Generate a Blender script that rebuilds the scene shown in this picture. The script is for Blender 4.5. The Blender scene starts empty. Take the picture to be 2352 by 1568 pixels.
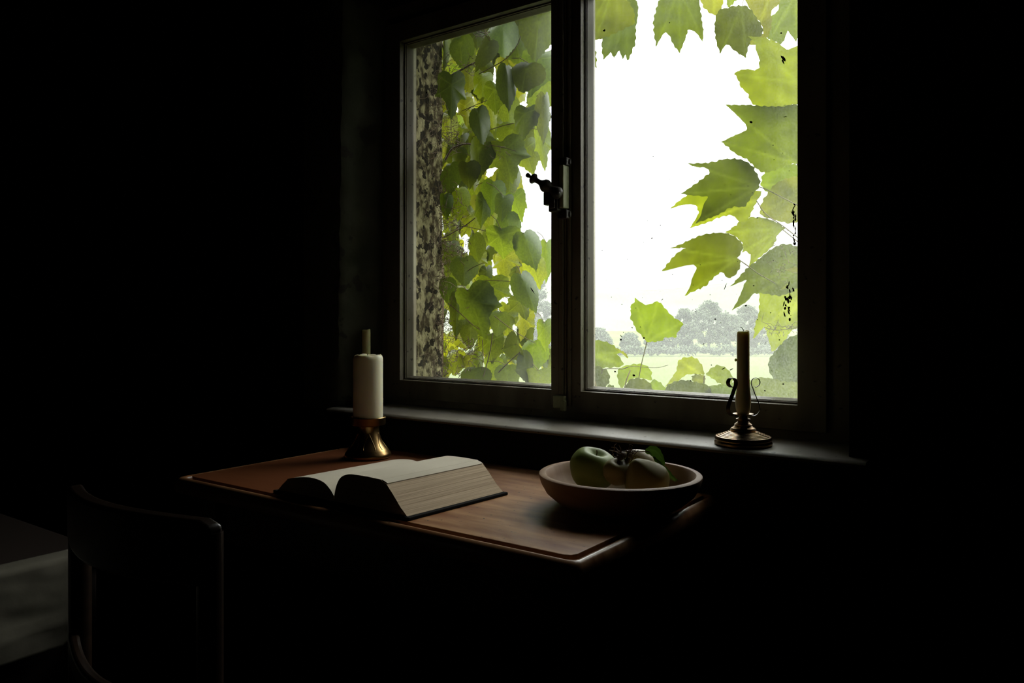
import bpy, math, random
from mathutils import Vector, Matrix, noise
from mathutils.geometry import delaunay_2d_cdt
random.seed(7)
C = bpy.context.scene.collection
SC = bpy.context.scene

# ------------------------------------------------------------ camera, world, exposure
YAW = math.radians(36.1); FPX = 1800.0; CX = 1176.0; HV = 730.0; CH = 1.13
cam = bpy.data.cameras.new('camera'); cam_o = bpy.data.objects.new('camera', cam); C.objects.link(cam_o)
cam_o.location = (0, 0, CH); cam_o.rotation_euler = (math.pi/2, 0, YAW)
cam.sensor_width = 36; cam.lens = FPX/2352*36; cam.shift_y = -(784-HV)/2352
cam.clip_start = 0.02; cam.clip_end = 1500
SC.camera = cam_o
w = bpy.data.worlds.new('overcast_sky'); SC.world = w; w.use_nodes = True
nt = w.node_tree; bg = nt.nodes['Background']
tc = nt.nodes.new('ShaderNodeTexCoord'); sep = nt.nodes.new('ShaderNodeSeparateXYZ')
mr = nt.nodes.new('ShaderNodeFloatCurve'); cu = mr.mapping.curves[0]     # overcast: brighter towards the zenith
for i_, (x_, y_) in enumerate(((0, .048), (.05, .060), (.12, .13), (.32, .34), (.6, .70), (1, .98))):
    if i_ in (0, 5): cu.points[0 if i_ == 0 else -1].location = (x_, y_)
    else: cu.points.new(x_, y_)
mr.mapping.update()
ms = nt.nodes.new('ShaderNodeMath'); ms.operation = 'MULTIPLY'; ms.inputs[1].default_value = 14.0
nt.links.new(tc.outputs['Generated'], sep.inputs[0]); nt.links.new(sep.outputs['Z'], mr.inputs['Value'])
nt.links.new(mr.outputs[0], ms.inputs[0]); nt.links.new(ms.outputs[0], bg.inputs['Strength']); bg.inputs['Color'].default_value = (0.97, 1.0, 0.98, 1)
SC.view_settings.view_transform = 'Standard'; SC.view_settings.look = 'None'
SC.view_settings.exposure = 0.0; SC.view_settings.gamma = 1; SC.view_settings.use_curve_mapping = False
SC.cycles.max_bounces = 10; SC.cycles.transparent_max_bounces = 24; SC.cycles.volume_bounces = 2
SC.cycles.diffuse_bounces = 1; SC.cycles.transmission_bounces = 8
SC.cycles.use_denoising = True
# daylight portal in the window opening: guides sampling, gives no light of its own
pl = bpy.data.lights.new('window_portal', 'AREA'); pl.shape = 'RECTANGLE'; pl.size = 1.52; pl.size_y = 1.28
pl.cycles.is_portal = True
po = bpy.data.objects.new('window_portal', pl); C.objects.link(po); po.location = (-1.16, 1.947, 1.50)
po.rotation_euler = (-math.pi/2, 0, 0)

# ------------------------------------------------------------ view geometry helpers
Fv = Vector((-math.sin(YAW), math.cos(YAW), 0)); Rv = Vector((math.cos(YAW), math.sin(YAW), 0))
def rdir(u, v): return Fv + Rv*((u-CX)/FPX) + Vector((0, 0, (HV-v)/FPX))
def atY(u, v, Y):
    d = rdir(u, v); return Vector((0, 0, CH)) + d*(Y/d.y)
def atD(u, v, D): return Vector((0, 0, CH)) + rdir(u, v)*D

# ------------------------------------------------------------ mesh helpers
WO = {}
def tag(o, label=None, cat=None, group=None, kind=None):
    if label: o['label'] = label
    if cat: o['category'] = cat
    if group: o['group'] = group
    if kind: o['kind'] = kind
    return o
def empty(name, loc):
    o = bpy.data.objects.new(name, None); C.objects.link(o); o.location = loc
    o.empty_display_size = 0.05; WO[o.name] = Vector(loc); return o
def thing(name, label, cat, loc, group=None, kind=None):
    return tag(empty(name, loc), label, cat, group, kind)
class MB:
    def __init__(s): s.V = []; s.F = []; s.A = {}
    def add(s, V, F):
        n = len(s.V); s.V += [Vector(v) for v in V]; s.F += [tuple(i+n for i in f) for f in F]; return s
    def box(s, a, b):
        (x0, y0, z0), (x1, y1, z1) = a, b
        return s.add([(x0,y0,z0),(x1,y0,z0),(x1,y1,z0),(x0,y1,z0),(x0,y0,z1),(x1,y0,z1),(x1,y1,z1),(x0,y1,z1)],
                     [(0,3,2,1),(4,5,6,7),(0,1,5,4),(1,2,6,5),(2,3,7,6),(3,0,4,7)])
    def rot_last(s, n0, M):
        for i in range(n0, len(s.V)): s.V[i] = M @ s.V[i]
    def tube(s, pts, r, n=8, cap=True, flat=None):
        pts = [Vector(p) for p in pts]; m = len(pts)
        if not hasattr(r, '__len__'): r = [r]*m
        up = None; rings = []
        for i, p in enumerate(pts):
            t = (pts[min(i+1, m-1)] - pts[max(i-1, 0)]).normalized()
            if up is None:
                up = Vector((0, 0, 1)) if abs(t.z) < .9 else Vector((1, 0, 0))
            a = t.cross(up)
            if a.length < 1e-6: a = t.cross(Vector((0, 1, 0)))
            a.normalize(); b = a.cross(t).normalized(); up = b
            rings.append([p + a*(r[i]*math.cos(2*math.pi*k/n)) + b*(r[i]*math.sin(2*math.pi*k/n)) for k in range(n)])
        V = [v for q in rings for v in q]; F = []
        for i in range(m-1):
            for k in range(n):
                F.append((i*n+k, i*n+(k+1) % n, (i+1)*n+(k+1) % n, (i+1)*n+k))
        if cap: F.append(tuple(range(n-1, -1, -1))); F.append(tuple((m-1)*n+k for k in range(n)))
        return s.add(V, F)
    def lathe(s, prof, c=(0, 0, 0), n=48, close=False, M=None, wob=None):
        V = []; F = []
        for (r, z) in prof:
            for k in range(n):
                a = 2*math.pi*k/n; rr = r*(1+(wob(a, z) if wob else 0))
                v = Vector((rr*math.cos(a), rr*math.sin(a), z))
                if M: v = M @ v
                V.append(v+Vector(c))
        m = len(prof)
        for i in range(m-1 if not close else m):
            j = (i+1) % m
            for k in range(n): F.append((i*n+k, i*n+(k+1) % n, j*n+(k+1) % n, j*n+k))
        if not close:
            if prof[0][0] > 1e-5: F.append(tuple(range(n-1, -1, -1)))
            if prof[-1][0] > 1e-5: F.append(tuple((m-1)*n+k for k in range(n)))
        return s.add(V, F)
    def strap(s, pts, wv, t):                      # flat band: path pts, width vector wv, thickness t
        pts = [Vector(p) for p in pts]; wv = Vector(wv); m = len(pts); V = []; F = []
        for i, p in enumerate(pts):
            tg = (pts[min(i+1, m-1)] - pts[max(i-1, 0)]).normalized(); n_ = tg.cross(wv).normalized()*t/2
            V += [p-wv/2-n_, p+wv/2-n_, p+wv/2+n_, p-wv/2+n_]
        for i in range(m-1):
            for k in range(4): F.append((i*4+k, i*4+(k+1) % 4, (i+1)*4+(k+1) % 4, (i+1)*4+k))
        F += [(3, 2, 1, 0), tuple((m-1)*4+k for k in range(4))]
        return s.add(V, F)
    def build(s, name, mat, parent=None, smooth=False, bevel=0, seg=2, origin=None, label=None, subd=0, angle=40):
        xs = [v.x for v in s.V]; ys = [v.y for v in s.V]; zs = [v.z for v in s.V]
        o0 = Vector(origin) if origin is not None else Vector(((min(xs)+max(xs))/2, (min(ys)+max(ys))/2, min(zs)))
        me = bpy.data.meshes.new(name); me.from_pydata([v-o0 for v in s.V], [], s.F); me.update()
        me.materials.append(mat)
        for k, vals in s.A.items():
            at = me.attributes.new(k, 'FLOAT', 'POINT'); at.data.foreach_set('value', vals)
        if smooth:
            me.polygons.foreach_set('use_smooth', [True]*len(me.polygons))
            if smooth != 'all': me.set_sharp_from_angle(angle=math.radians(angle))
        o = bpy.data.objects.new(name, me); C.objects.link(o)
        if parent: o.parent = parent; o.location = o0 - WO[parent.name]
        else: o.location = o0
        WO[o.name] = o0
        if bevel:
            b = o.modifiers.new('bevel', 'BEVEL'); b.width = bevel; b.segments = seg; b.limit_method = 'ANGLE'; b.angle_limit = math.radians(35)
        if subd:
            b = o.modifiers.new('subd', 'SUBSURF'); b.levels = subd; b.render_levels = subd
        if label: o['label'] = label
        return o

def interp(P, n):               # Catmull-Rom through a 2D polyline
    out = []
    for i in range(len(P)-1):
        p0 = P[max(i-1, 0)]; p1 = P[i]; p2 = P[i+1]; p3 = P[min(i+2, len(P)-1)]
        for k in range(n):
            t = k/n
            out.append(tuple(.5*(2*p1[d]+(p2[d]-p0[d])*t+(2*p0[d]-5*p1[d]+4*p2[d]-p3[d])*t*t+(3*p1[d]-p0[d]-3*p2[d]+p3[d])*t**3) for d in range(len(p1))))
    out.append(tuple(P[-1])); return out

# ------------------------------------------------------------ materials
def mat(name, c1, c2=None, scale=8, rough=.6, metal=0, bump=0, stretch=(1, 1, 1), detail=6, lo=.35, hi=.65, spec=.5, c3=None, scale3=30, thr3=.62, rough2=None, coat=0):
    m = bpy.data.materials.new(name); m.use_nodes = True; t = m.node_tree; N = t.nodes; L = t.links
    b = N['Principled BSDF']; b.inputs['Roughness'].default_value = rough; b.inputs['Metallic'].default_value = metal
    b.inputs['Specular IOR Level'].default_value = spec; b.inputs['Coat Weight'].default_value = coat
    tc = N.new('ShaderNodeTexCoord'); mp = N.new('ShaderNodeMapping'); mp.inputs['Scale'].default_value = stretch
    L.new(tc.outputs['Object'], mp.inputs[0])
    nz = N.new('ShaderNodeTexNoise'); nz.inputs['Scale'].default_value = scale; nz.inputs['Detail'].default_value = detail
    L.new(mp.outputs[0], nz.inputs['Vector'])
    r = N.new('ShaderNodeMapRange'); r.inputs[1].default_value = lo; r.inputs[2].default_value = hi; L.new(nz.outputs['Fac'], r.inputs[0])
    mx = N.new('ShaderNodeMix'); mx.data_type = 'RGBA'; c2 = c2 or c1
    mx.inputs[6].default_value = (*c1, 1); mx.inputs[7].default_value = (*c2, 1); L.new(r.outputs[0], mx.inputs[0])
    out = mx.outputs[2]
    if c3:
        n3 = N.new('ShaderNodeTexNoise'); n3.inputs['Scale'].default_value = scale3; n3.inputs['Detail'].default_value = 4
        L.new(tc.outputs['Object'], n3.inputs['Vector'])
        r3 = N.new('ShaderNodeMapRange'); r3.inputs[1].default_value = thr3; r3.inputs[2].default_value = thr3+.04; L.new(n3.outputs['Fac'], r3.inputs[0])
        m3 = N.new('ShaderNodeMix'); m3.data_type = 'RGBA'; L.new(out, m3.inputs[6]); m3.inputs[7].default_value = (*c3, 1); L.new(r3.outputs[0], m3.inputs[0]); out = m3.outputs[2]
    L.new(out, b.inputs['Base Color'])
    if rough2 is not None:
        rr = N.new('ShaderNodeMapRange'); rr.inputs[3].default_value = rough; rr.inputs[4].default_value = rough2; L.new(nz.outputs['Fac'], rr.inputs[0]); L.new(rr.outputs[0], b.inputs['Roughness'])
    if bump:
        bp = N.new('ShaderNodeBump'); bp.inputs['Strength'].default_value = bump; bp.inputs['Distance'].default_value = .01
        L.new(nz.outputs['Fac'], bp.inputs['Height']); L.new(bp.outputs[0], b.inputs['Normal'])
    return m
M = {}
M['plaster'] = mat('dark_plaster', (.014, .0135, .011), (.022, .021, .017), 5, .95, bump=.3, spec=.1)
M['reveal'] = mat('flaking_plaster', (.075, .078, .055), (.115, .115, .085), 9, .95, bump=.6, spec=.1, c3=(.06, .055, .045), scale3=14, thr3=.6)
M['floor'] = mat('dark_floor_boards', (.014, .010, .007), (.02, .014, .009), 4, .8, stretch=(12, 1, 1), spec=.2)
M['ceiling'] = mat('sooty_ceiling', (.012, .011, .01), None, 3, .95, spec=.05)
M['paint'] = mat('aged_window_paint', (.25, .225, .16), (.16, .13, .088), 14, .55, bump=.25, stretch=(1, 1, .25), c3=(.06, .045, .035), scale3=55, thr3=.66)
M['sill'] = mat('worn_sill_paint', (.21, .185, .15), (.28, .25, .205), 6, .5, bump=.2, c3=(.05, .045, .04), scale3=60, thr3=.68)
M['extwall'] = mat('lichen_render', (.05, .038, .02), (.30, .265, .15), 48, .95, bump=1, lo=.42, hi=.60, spec=.1, c3=(.02, .016, .010), scale3=38, thr3=.52, stretch=(1, 1, .6))
M['table'] = mat('worn_varnished_table', (.20, .08, .03), (.32, .17, .08), 5, .24, bump=.06, stretch=(1.2, 9, 1), rough2=.36, c3=(.06, .03, .018), scale3=48, thr3=.7)
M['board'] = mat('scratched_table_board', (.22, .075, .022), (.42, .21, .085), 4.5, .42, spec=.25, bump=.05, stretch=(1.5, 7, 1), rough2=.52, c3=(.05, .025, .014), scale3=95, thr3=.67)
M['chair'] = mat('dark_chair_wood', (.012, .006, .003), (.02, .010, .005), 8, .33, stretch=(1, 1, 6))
M['bowl'] = mat('turned_bowl_wood', (.31, .18, .105), (.42, .265, .165), 6, .6, spec=.3, stretch=(1, 6, 1), bump=.05)
M['wax'] = None
M['brass'] = mat('aged_brass', (.42, .27, .11), (.22, .13, .05), 14, .22, metal=1, bump=.05, rough2=.36)
M['oldbrass'] = mat('dull_old_brass', (.34, .21, .10), (.16, .10, .05), 18, .24, metal=1, bump=.08, rough2=.38)
M['darkbrass'] = mat('dark_scroll_metal', (.07, .05, .03), (.04, .03, .02), 20, .4, metal=1)
M['iron'] = mat('painted_iron', (.035, .026, .02), (.06, .045, .035), 40, .5, metal=0, bump=.2)
M['rail'] = mat('greenish_latch_paint', (.50, .52, .30), (.38, .39, .22), 20, .5)
M['page'] = mat('aged_page_paper', (.78, .70, .56), (.66, .59, .46), 3, .9, spec=.1)
M['edge'] = mat('page_block_edge', (.70, .54, .37), (.46, .34, .22), 3.2, .85, stretch=(1, 1, 160), bump=.3, spec=.1, detail=8, lo=.3, hi=.7)
M['cover'] = mat('black_book_cloth', (.010, .009, .008), None, 20, .9, spec=.08)
M['apple'] = mat('green_apple_skin', (.15, .23, .03), (.24, .27, .055), 5, .5, spec=.25, c3=(.28, .20, .09), scale3=45, thr3=.74)
M['quince'] = mat('ochre_quince_skin', (.25, .23, .055), (.24, .15, .05), 4, .55, spec=.25, c3=(.22, .16, .08), scale3=60, thr3=.72)
M['pale_apple'] = mat('pale_apple_skin', (.55, .46, .25), (.5, .36, .2), 5, .45)
M['twig'] = mat('dry_twig_bark', (.10, .065, .04), (.17, .11, .07), 40, .8)
M['greenstem'] = mat('green_leaf_stalk', (.30, .28, .10), (.30, .20, .08), 30, .6)
M['cloth'] = mat('folded_linen', (.13, .12, .09), (.17, .155, .12), 7, .95, bump=.4, spec=.05)
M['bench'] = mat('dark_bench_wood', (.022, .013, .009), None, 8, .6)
M['wick'] = mat('burnt_wick', (.02, .018, .015), None, 8, .9)
M['field'] = mat('pale_meadow', (.060, .076, .030), (.076, .088, .040), .05, 1, spec=0)
M['hill'] = mat('far_hillside', (.075, .085, .06), (.09, .10, .075), .02, 1, spec=0)
M['tree'] = mat('tree_foliage', (.048, .062, .040), (.066, .080, .052), .6, 1, spec=0)
M['trunk'] = mat('tree_bark', (.06, .05, .04), None, 2, 1, spec=0)
M['speck'] = mat('glass_fleck', (.045, .035, .025), None, 2, 1, spec=0)

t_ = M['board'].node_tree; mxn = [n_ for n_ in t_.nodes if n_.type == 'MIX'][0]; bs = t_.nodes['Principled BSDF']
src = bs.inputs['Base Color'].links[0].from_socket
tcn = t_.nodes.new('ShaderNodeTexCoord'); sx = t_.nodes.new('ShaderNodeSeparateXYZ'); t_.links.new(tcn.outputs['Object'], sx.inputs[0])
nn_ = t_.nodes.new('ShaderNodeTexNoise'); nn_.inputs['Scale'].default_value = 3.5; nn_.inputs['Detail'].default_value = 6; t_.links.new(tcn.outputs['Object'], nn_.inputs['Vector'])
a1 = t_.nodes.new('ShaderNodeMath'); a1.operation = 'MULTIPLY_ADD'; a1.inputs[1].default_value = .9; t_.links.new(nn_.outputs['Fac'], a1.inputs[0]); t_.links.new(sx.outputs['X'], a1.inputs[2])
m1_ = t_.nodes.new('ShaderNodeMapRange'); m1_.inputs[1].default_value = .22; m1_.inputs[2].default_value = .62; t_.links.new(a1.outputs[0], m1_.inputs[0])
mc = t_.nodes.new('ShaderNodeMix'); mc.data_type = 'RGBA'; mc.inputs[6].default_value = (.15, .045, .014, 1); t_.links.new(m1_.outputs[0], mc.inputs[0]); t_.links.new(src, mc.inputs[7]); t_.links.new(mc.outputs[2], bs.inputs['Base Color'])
def wax(name, col, sss):
    m = bpy.data.materials.new(name); m.use_nodes = True; b = m.node_tree.nodes['Principled BSDF']
    b.inputs['Base Color'].default_value = (*col, 1); b.inputs['Roughness'].default_value = .45
    b.inputs['Subsurface Weight'].default_value = 1.0; b.inputs['Subsurface Radius'].default_value = (1, .85, .55); b.inputs['Subsurface Scale'].default_value = sss
    return m
M['wax'] = wax('ivory_wax', (.86, .80, .58), .006)
M['wax_yellow'] = wax('yellowed_wax', (.80, .72, .42), .010)

def leaf_mat(name, refl, trans, vein=(.5, .6, .2)):
    m = bpy.data.materials.new(name); m.use_nodes = True; t = m.node_tree; N = t.nodes; L = t.links
    for n in list(N): N.remove(n)
    out = N.new('ShaderNodeOutputMaterial'); p = N.new('ShaderNodeBsdfPrincipled'); tr = N.new('ShaderNodeBsdfTranslucent'); add = N.new('ShaderNodeAddShader')
    p.inputs['Roughness'].default_value = .5; p.inputs['Specular IOR Level'].default_value = .3
    tc = N.new('ShaderNodeTexCoord'); nz = N.new('ShaderNodeTexNoise'); nz.inputs['Scale'].default_value = 22; nz.inputs['Detail'].default_value = 5
    L.new(tc.outputs['Object'], nz.inputs['Vector'])
    at = N.new('ShaderNodeAttribute'); at.attribute_name = 'vein'
    oi = N.new('ShaderNodeObjectInfo')
    def chain(c):
        a = N.new('ShaderNodeMix'); a.data_type = 'RGBA'; a.inputs[6].default_value = (*[x*.45 for x in c], 1); a.inputs[7].default_value = (*[x*1.55 for x in c], 1)
        L.new(nz.outputs['Fac'], a.inputs[0])
        h = N.new('ShaderNodeHueSaturation'); L.new(a.outputs[2], h.inputs['Color'])
        r1 = N.new('ShaderNodeMapRange'); r1.inputs[3].default_value = .485; r1.inputs[4].default_value = .515; L.new(oi.outputs['Random'], r1.inputs[0]); L.new(r1.outputs[0], h.inputs['Hue'])
        r2 = N.new('ShaderNodeMapRange'); r2.inputs[3].default_value = .75; r2.inputs[4].default_value = 1.25
        w_ = N.new('ShaderNodeMath'); w_.operation = 'FRACT'; w2 = N.new('ShaderNodeMath'); w2.operation = 'MULTIPLY'; w2.inputs[1].default_value = 7.31
        L.new(oi.outputs['Random'], w2.inputs[0]); L.new(w2.outputs[0], w_.inputs[0]); L.new(w_.outputs[0], r2.inputs[0]); L.new(r2.outputs[0], h.inputs['Value'])
        v = N.new('ShaderNodeMix'); v.data_type = 'RGBA'; L.new(h.outputs[0], v.inputs[6]); v.inputs[7].default_value = (*[min(1, x*1.9+.01) for x in c], 1)
        mu = N.new('ShaderNodeMath'); mu.operation = 'MULTIPLY'; mu.inputs[1].default_value = .35; L.new(at.outputs['Fac'], mu.inputs[0]); L.new(mu.outputs[0], v.inputs[0])
        return v.outputs[2]
    L.new(chain(refl), p.inputs['Base Color']); L.new(chain(trans), tr.inputs['Color'])
    L.new(p.outputs[0], add.inputs[0]); L.new(tr.outputs[0], add.inputs[1]); L.new(add.outputs[0], out.inputs['Surface'])
    return m
M['leaf'] = leaf_mat('vine_leaf', (.045, .070, .014), (.090, .112, .002))
M['leaf_dark'] = leaf_mat('vine_leaf_old', (.03, .045, .012), (.052, .066, .002))
M['leaf_yellow'] = leaf_mat('vine_leaf_young', (.07, .09, .02), (.15, .16, .004))
M['fruit_leaf'] = leaf_mat('fruit_leaf', (.07, .12, .03), (.018, .034, .003))

def glass_mat(name, base_dirt, edge_dirt):
    # old pane: clear, thinly covered with dust that scatters light; attribute 'grime' grows towards the putty
    m = bpy.data.materials.new(name); m.use_nodes = True; t = m.node_tree; N = t.nodes; L = t.links
    for n in list(N): N.remove(n)
    out = N.new('ShaderNodeOutputMaterial'); cl = N.new('ShaderNodeBsdfTransparent'); cl.inputs[0].default_value = (.985, .99, .985, 1)
    gl = N.new('ShaderNodeBsdfGlossy'); gl.inputs['Roughness'].default_value = .02
    fr = N.new('ShaderNodeFresnel'); fr.inputs[0].default_value = 1.25
    m1 = N.new('ShaderNodeMixShader'); L.new(fr.outputs[0], m1.inputs[0]); L.new(cl.outputs[0], m1.inputs[1]); L.new(gl.outputs[0], m1.inputs[2])
    tr = N.new('ShaderNodeBsdfTranslucent'); tr.inputs[0].default_value = (.82, .84, .78, 1)
    tc = N.new('ShaderNodeTexCoord')
    n1 = N.new('ShaderNodeTexNoise'); n1.inputs['Scale'].default_value = 5; n1.inputs['Detail'].default_value = 4; L.new(tc.outputs['Object'], n1.inputs['Vector'])
    n2 = N.new('ShaderNodeTexNoise'); n2.inputs['Scale'].default_value = 260; n2.inputs['Detail'].default_value = 3; L.new(tc.outputs['Object'], n2.inputs['Vector'])
    mp = N.new('ShaderNodeMapping'); mp.inputs['Scale'].default_value = (60, 60, 3); L.new(tc.outputs['Object'], mp.inputs[0])
    n3 = N.new('ShaderNodeTexNoise'); n3.inputs['Scale'].default_value = 1; n3.inputs['Detail'].default_value = 3; L.new(mp.outputs[0], n3.inputs['Vector'])
    at = N.new('ShaderNodeAttribute'); at.attribute_name = 'grime'
    def math_(op, a, b):
        x = N.new('ShaderNodeMath'); x.operation = op
        for i, q in enumerate((a, b)):
            if isinstance(q, (int, float)): x.inputs[i].default_value = q
            else: L.new(q, x.inputs[i])
        return x.outputs[0]
    r1 = N.new('ShaderNodeMapRange'); r1.inputs[1].default_value = .35; r1.inputs[2].default_value = .7; L.new(n1.outputs['Fac'], r1.inputs[0])
    r2 = N.new('ShaderNodeMapRange'); r2.inputs[1].default_value = .3; r2.inputs[2].default_value = .75; r2.inputs[3].default_value = .45; r2.inputs[4].default_value = 1.7; L.new(n2.outputs['Fac'], r2.inputs[0])
    r3 = N.new('ShaderNodeMapRange'); r3.inputs[1].default_value = .3; r3.inputs[2].default_value = .75; r3.inputs[3].default_value = .8; r3.inputs[4].default_value = 1.25; L.new(n3.outputs['Fac'], r3.inputs[0])
    d = math_('ADD', math_('MULTIPLY', r1.outputs[0], base_dirt), base_dirt*.6)
    d = math_('ADD', d, math_('MULTIPLY', at.outputs['Fac'], edge_dirt))
    d = math_('MULTIPLY', math_('MULTIPLY', d, r2.outputs[0]), r3.outputs[0])
    m2 = N.new('ShaderNodeMixShader'); L.new(d, m2.inputs[0]); L.new(m1.outputs[0], m2.inputs[1]); L.new(tr.outputs[0], m2.inputs[2])
    L.new(m2.outputs[0], out.inputs['Surface'])
    return m
M['glass_left'] = glass_mat('dusty_glass_left', .003, .036)
M['glass_right'] = glass_mat('dusty_glass_right', .006, .052)

# ------------------------------------------------------------ room shell
YW = 1.70; YO = 2.08; XL = -1.92; XR = -.387; ZS = .834; ZT = 2.16
def struct(name, mb, m, **k): o = mb.build(name, m, **k); o['kind'] = 'structure'; return o
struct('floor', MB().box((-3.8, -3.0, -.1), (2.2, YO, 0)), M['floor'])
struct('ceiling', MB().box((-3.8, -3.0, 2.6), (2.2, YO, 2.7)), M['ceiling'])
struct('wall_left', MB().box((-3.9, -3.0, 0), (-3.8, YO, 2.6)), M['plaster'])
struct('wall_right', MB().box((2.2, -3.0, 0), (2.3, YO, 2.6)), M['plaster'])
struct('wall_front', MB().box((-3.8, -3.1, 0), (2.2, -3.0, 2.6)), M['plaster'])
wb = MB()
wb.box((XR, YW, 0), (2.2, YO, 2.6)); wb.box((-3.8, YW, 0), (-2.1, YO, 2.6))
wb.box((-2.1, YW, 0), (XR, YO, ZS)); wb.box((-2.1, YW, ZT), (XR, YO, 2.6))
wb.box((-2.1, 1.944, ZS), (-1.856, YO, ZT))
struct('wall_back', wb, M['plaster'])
# left reveal: rough, bulging plaster corner
jb = MB(); nz_ = 70; V = []; F = []
prof = [(-2.1, YW), (-2.02, YW-.001), (-1.955, YW-.002), (-.0, YW+.003), (-.0, YW+.02), (-.0, YW+.08), (-.0, YW+.14), (-1.905, 1.905), (-2.1, 1.905)]
for i in range(nz_+1):
    z = ZS + (ZT-ZS)*i/nz_
    e = -1.935 + .026*(z-ZS)/(ZT-ZS) + .007*noise.noise(Vector((0, 3, z*9))) + .006*noise.noise(Vector((5, 0, z*31)))
    for j, (x, y) in enumerate(prof):
        if 3 <= j <= 6: x = e + (j-3)*.006 + (0, .006, .008, .01)[j-3] + .004*noise.noise(Vector((y*20, 0, z*18)))
        V.append((x, y, z))
k_ = len(prof)
for i in range(nz_):
    for j in range(k_): F.append((i*k_+j, i*k_+(j+1) % k_, (i+1)*k_+(j+1) % k_, (i+1)*k_+j))
F.append(tuple(range(k_-1, -1, -1))); F.append(tuple(nz_*k_+j for j in range(k_)))
struct('trim_1', jb.add(V, F), M['reveal'], smooth=True)
# outer reveal beside the left pane, lichen covered
ex = MB(); V = []; F = []
ny, nzz = 10, 80
for i in range(nzz+1):
    z = ZS + (ZT+.3-ZS)*i/nzz
    for j in range(ny+1):
        y = 1.945 + (2.10-1.945)*j/ny
        V.append((-1.838 + .004*noise.noise(Vector((y*25, 1, z*14))) + .003*noise.noise(Vector((y*60, 1, z*50))), y, z))
for i in range(nzz):
    for j in range(ny): F.append((i*(ny+1)+j, i*(ny+1)+j+1, (i+1)*(ny+1)+j+1, (i+1)*(ny+1)+j))
ex.add(V, F); ex.box((-2.4, 1.945, ZS), (-1.846, 2.10, ZT+.3))
struct('trim_2', ex, M['extwall'], smooth=True)
# sill board
s_ = MB(); n = 40; V = []; F = []
for i in range(n+1):
    x = -1.925 + (1.925-.345)*i/n; j_ = .0025*noise.noise(Vector((x*14, 0, 0)))+.0015*noise.noise(Vector((x*60, 2, 0)))
    V += [(x, 1.656+j_, .8345), (x, 1.651+j_, .8365), (x, 1.648+j_, .841), (x, 1.653+j_, .8455), (x, 1.665, .8465), (x, 1.90, .8475), (x, 1.90, .8345)]
for i in range(n):
    for j in range(7): F.append((i*7+j, i*7+(j+1) % 7, (i+1)*7+(j+1) % 7, (i+1)*7+j))
F += [(6, 5, 4, 3, 2, 1, 0), tuple(n*7+j for j in range(7))]
struct('trim_3', s_.add(V, F), M['sill'], smooth=True, angle=50)

# ------------------------------------------------------------ window
def rect_sweep(mb, loops):      # loops: (x0, x1, z0, z1, y)
    V = []; F = []
    for (x0, x1, z0, z1, y) in loops: V += [(x0, y, z0), (x1, y, z0), (x1, y, z1), (x0, y, z1)]
    m = len(loops)
    for i in range(m):
        j = (i+1) % m
        for k in range(4): F.append((i*4+k, i*4+(k+1) % 4, j*4+(k+1) % 4, j*4+k))
    return mb.add(V, F)
win = empty('window_1', (-1.15, 1.88, .85)); win['kind'] = 'structure'
ff = MB(); rect_sweep(ff, [(-1.925, -.36, .846, 2.17, 1.872), (-1.862, -.475, .872, 2.105, 1.872), (-1.862, -.475, .872, 2.105, 1.942), (-1.925, -.36, .846, 2.17, 1.942)])
ff.build('window_frame', M['paint'], win, bevel=.003)
ZB0, ZT0 = .927, 2.037
def sash(x0, x1, ox0, ox1, gm, grime):
    z0, z1 = .868, 2.10
    mb = MB(); L = [(x0, x1, z0, z1, 1.938), (x0, x1, z0, z1, 1.86)]
    for (ins, y) in ((0, 1.86), (.04, 1.880), (.42, 1.880), (.46, 1.885), (.62, 1.885), (1.0, 1.9105), (1.0, 1.916), (.1, 1.938)):
        L.append((ox0+.010*ins, ox1-.010*ins, ZB0+.011*ins, ZT0-.011*ins, y))
    rect_sweep(mb, L)
    s = mb.build('sash', M['paint'], win, bevel=.0012)
    g = MB(); nx, nz2 = 24, 40; V = []; F = []; A = []
    gx0, gx1, gz0, gz1 = ox0+.0065, ox1-.0065, ZB0+.007, ZT0-.007
    for side, y in ((0, 1.912), (1, 1.915)):
        for i in range(nz2+1):
            for j in range(nx+1):
                x = gx0+(gx1-gx0)*j/nx; z = gz0+(gz1-gz0)*i/nz2
                V.append((x, y, z)); A.append(grime(j/nx, i/nz2))
    st = (nz2+1)*(nx+1)
    for side in (0, 1):
        for i in range(nz2):
            for j in range(nx):
                a = side*st+i*(nx+1)+j; q = (a, a+1, a+nx+2, a+nx+1); F.append(q if side == 0 else q[::-1])
    g.add(V, F); g.A['grime'] = A
    g.build('glass_pane', gm, s, label='dusty clear glass pane')
    return s
def sm(a, b, x): t = min(1, max(0, (x-a)/(b-a))); return t*t*(3-2*t)
gr_l = lambda u, v: .9*sm(.10, 0, v)*(.25+.75*sm(.2, .6, u)) + .5*sm(.72, 1, u)*sm(.35, .55, v) + .3*sm(.8, 1, u) + .35*sm(.85, 1, v) + .25*sm(.45, .9, u)
gr_r = lambda u, v: 1.3*sm(.55, .95, u)*(.55+.45*sm(.8, .2, v)) + .8*sm(.22, 0, v) + .5*sm(.8, 1, v) + .12*sm(.1, 0, u) + .12
s_l = sash(-1.868, -1.173, -1.812, -1.2145, M['glass_left'], gr_l)
s_r = sash(-1.169, -.472, -1.1215, -.5365, M['glass_right'], gr_r)
cs = MB().box((-1.208, 1.842, .885), (-1.1685, 1.862, 2.09)); cs.box((-1.1685, 1.850, .885), (-1.163, 1.862, 2.09))
cs.build('cover_strip', M['paint'], win, bevel=.002)
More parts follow.
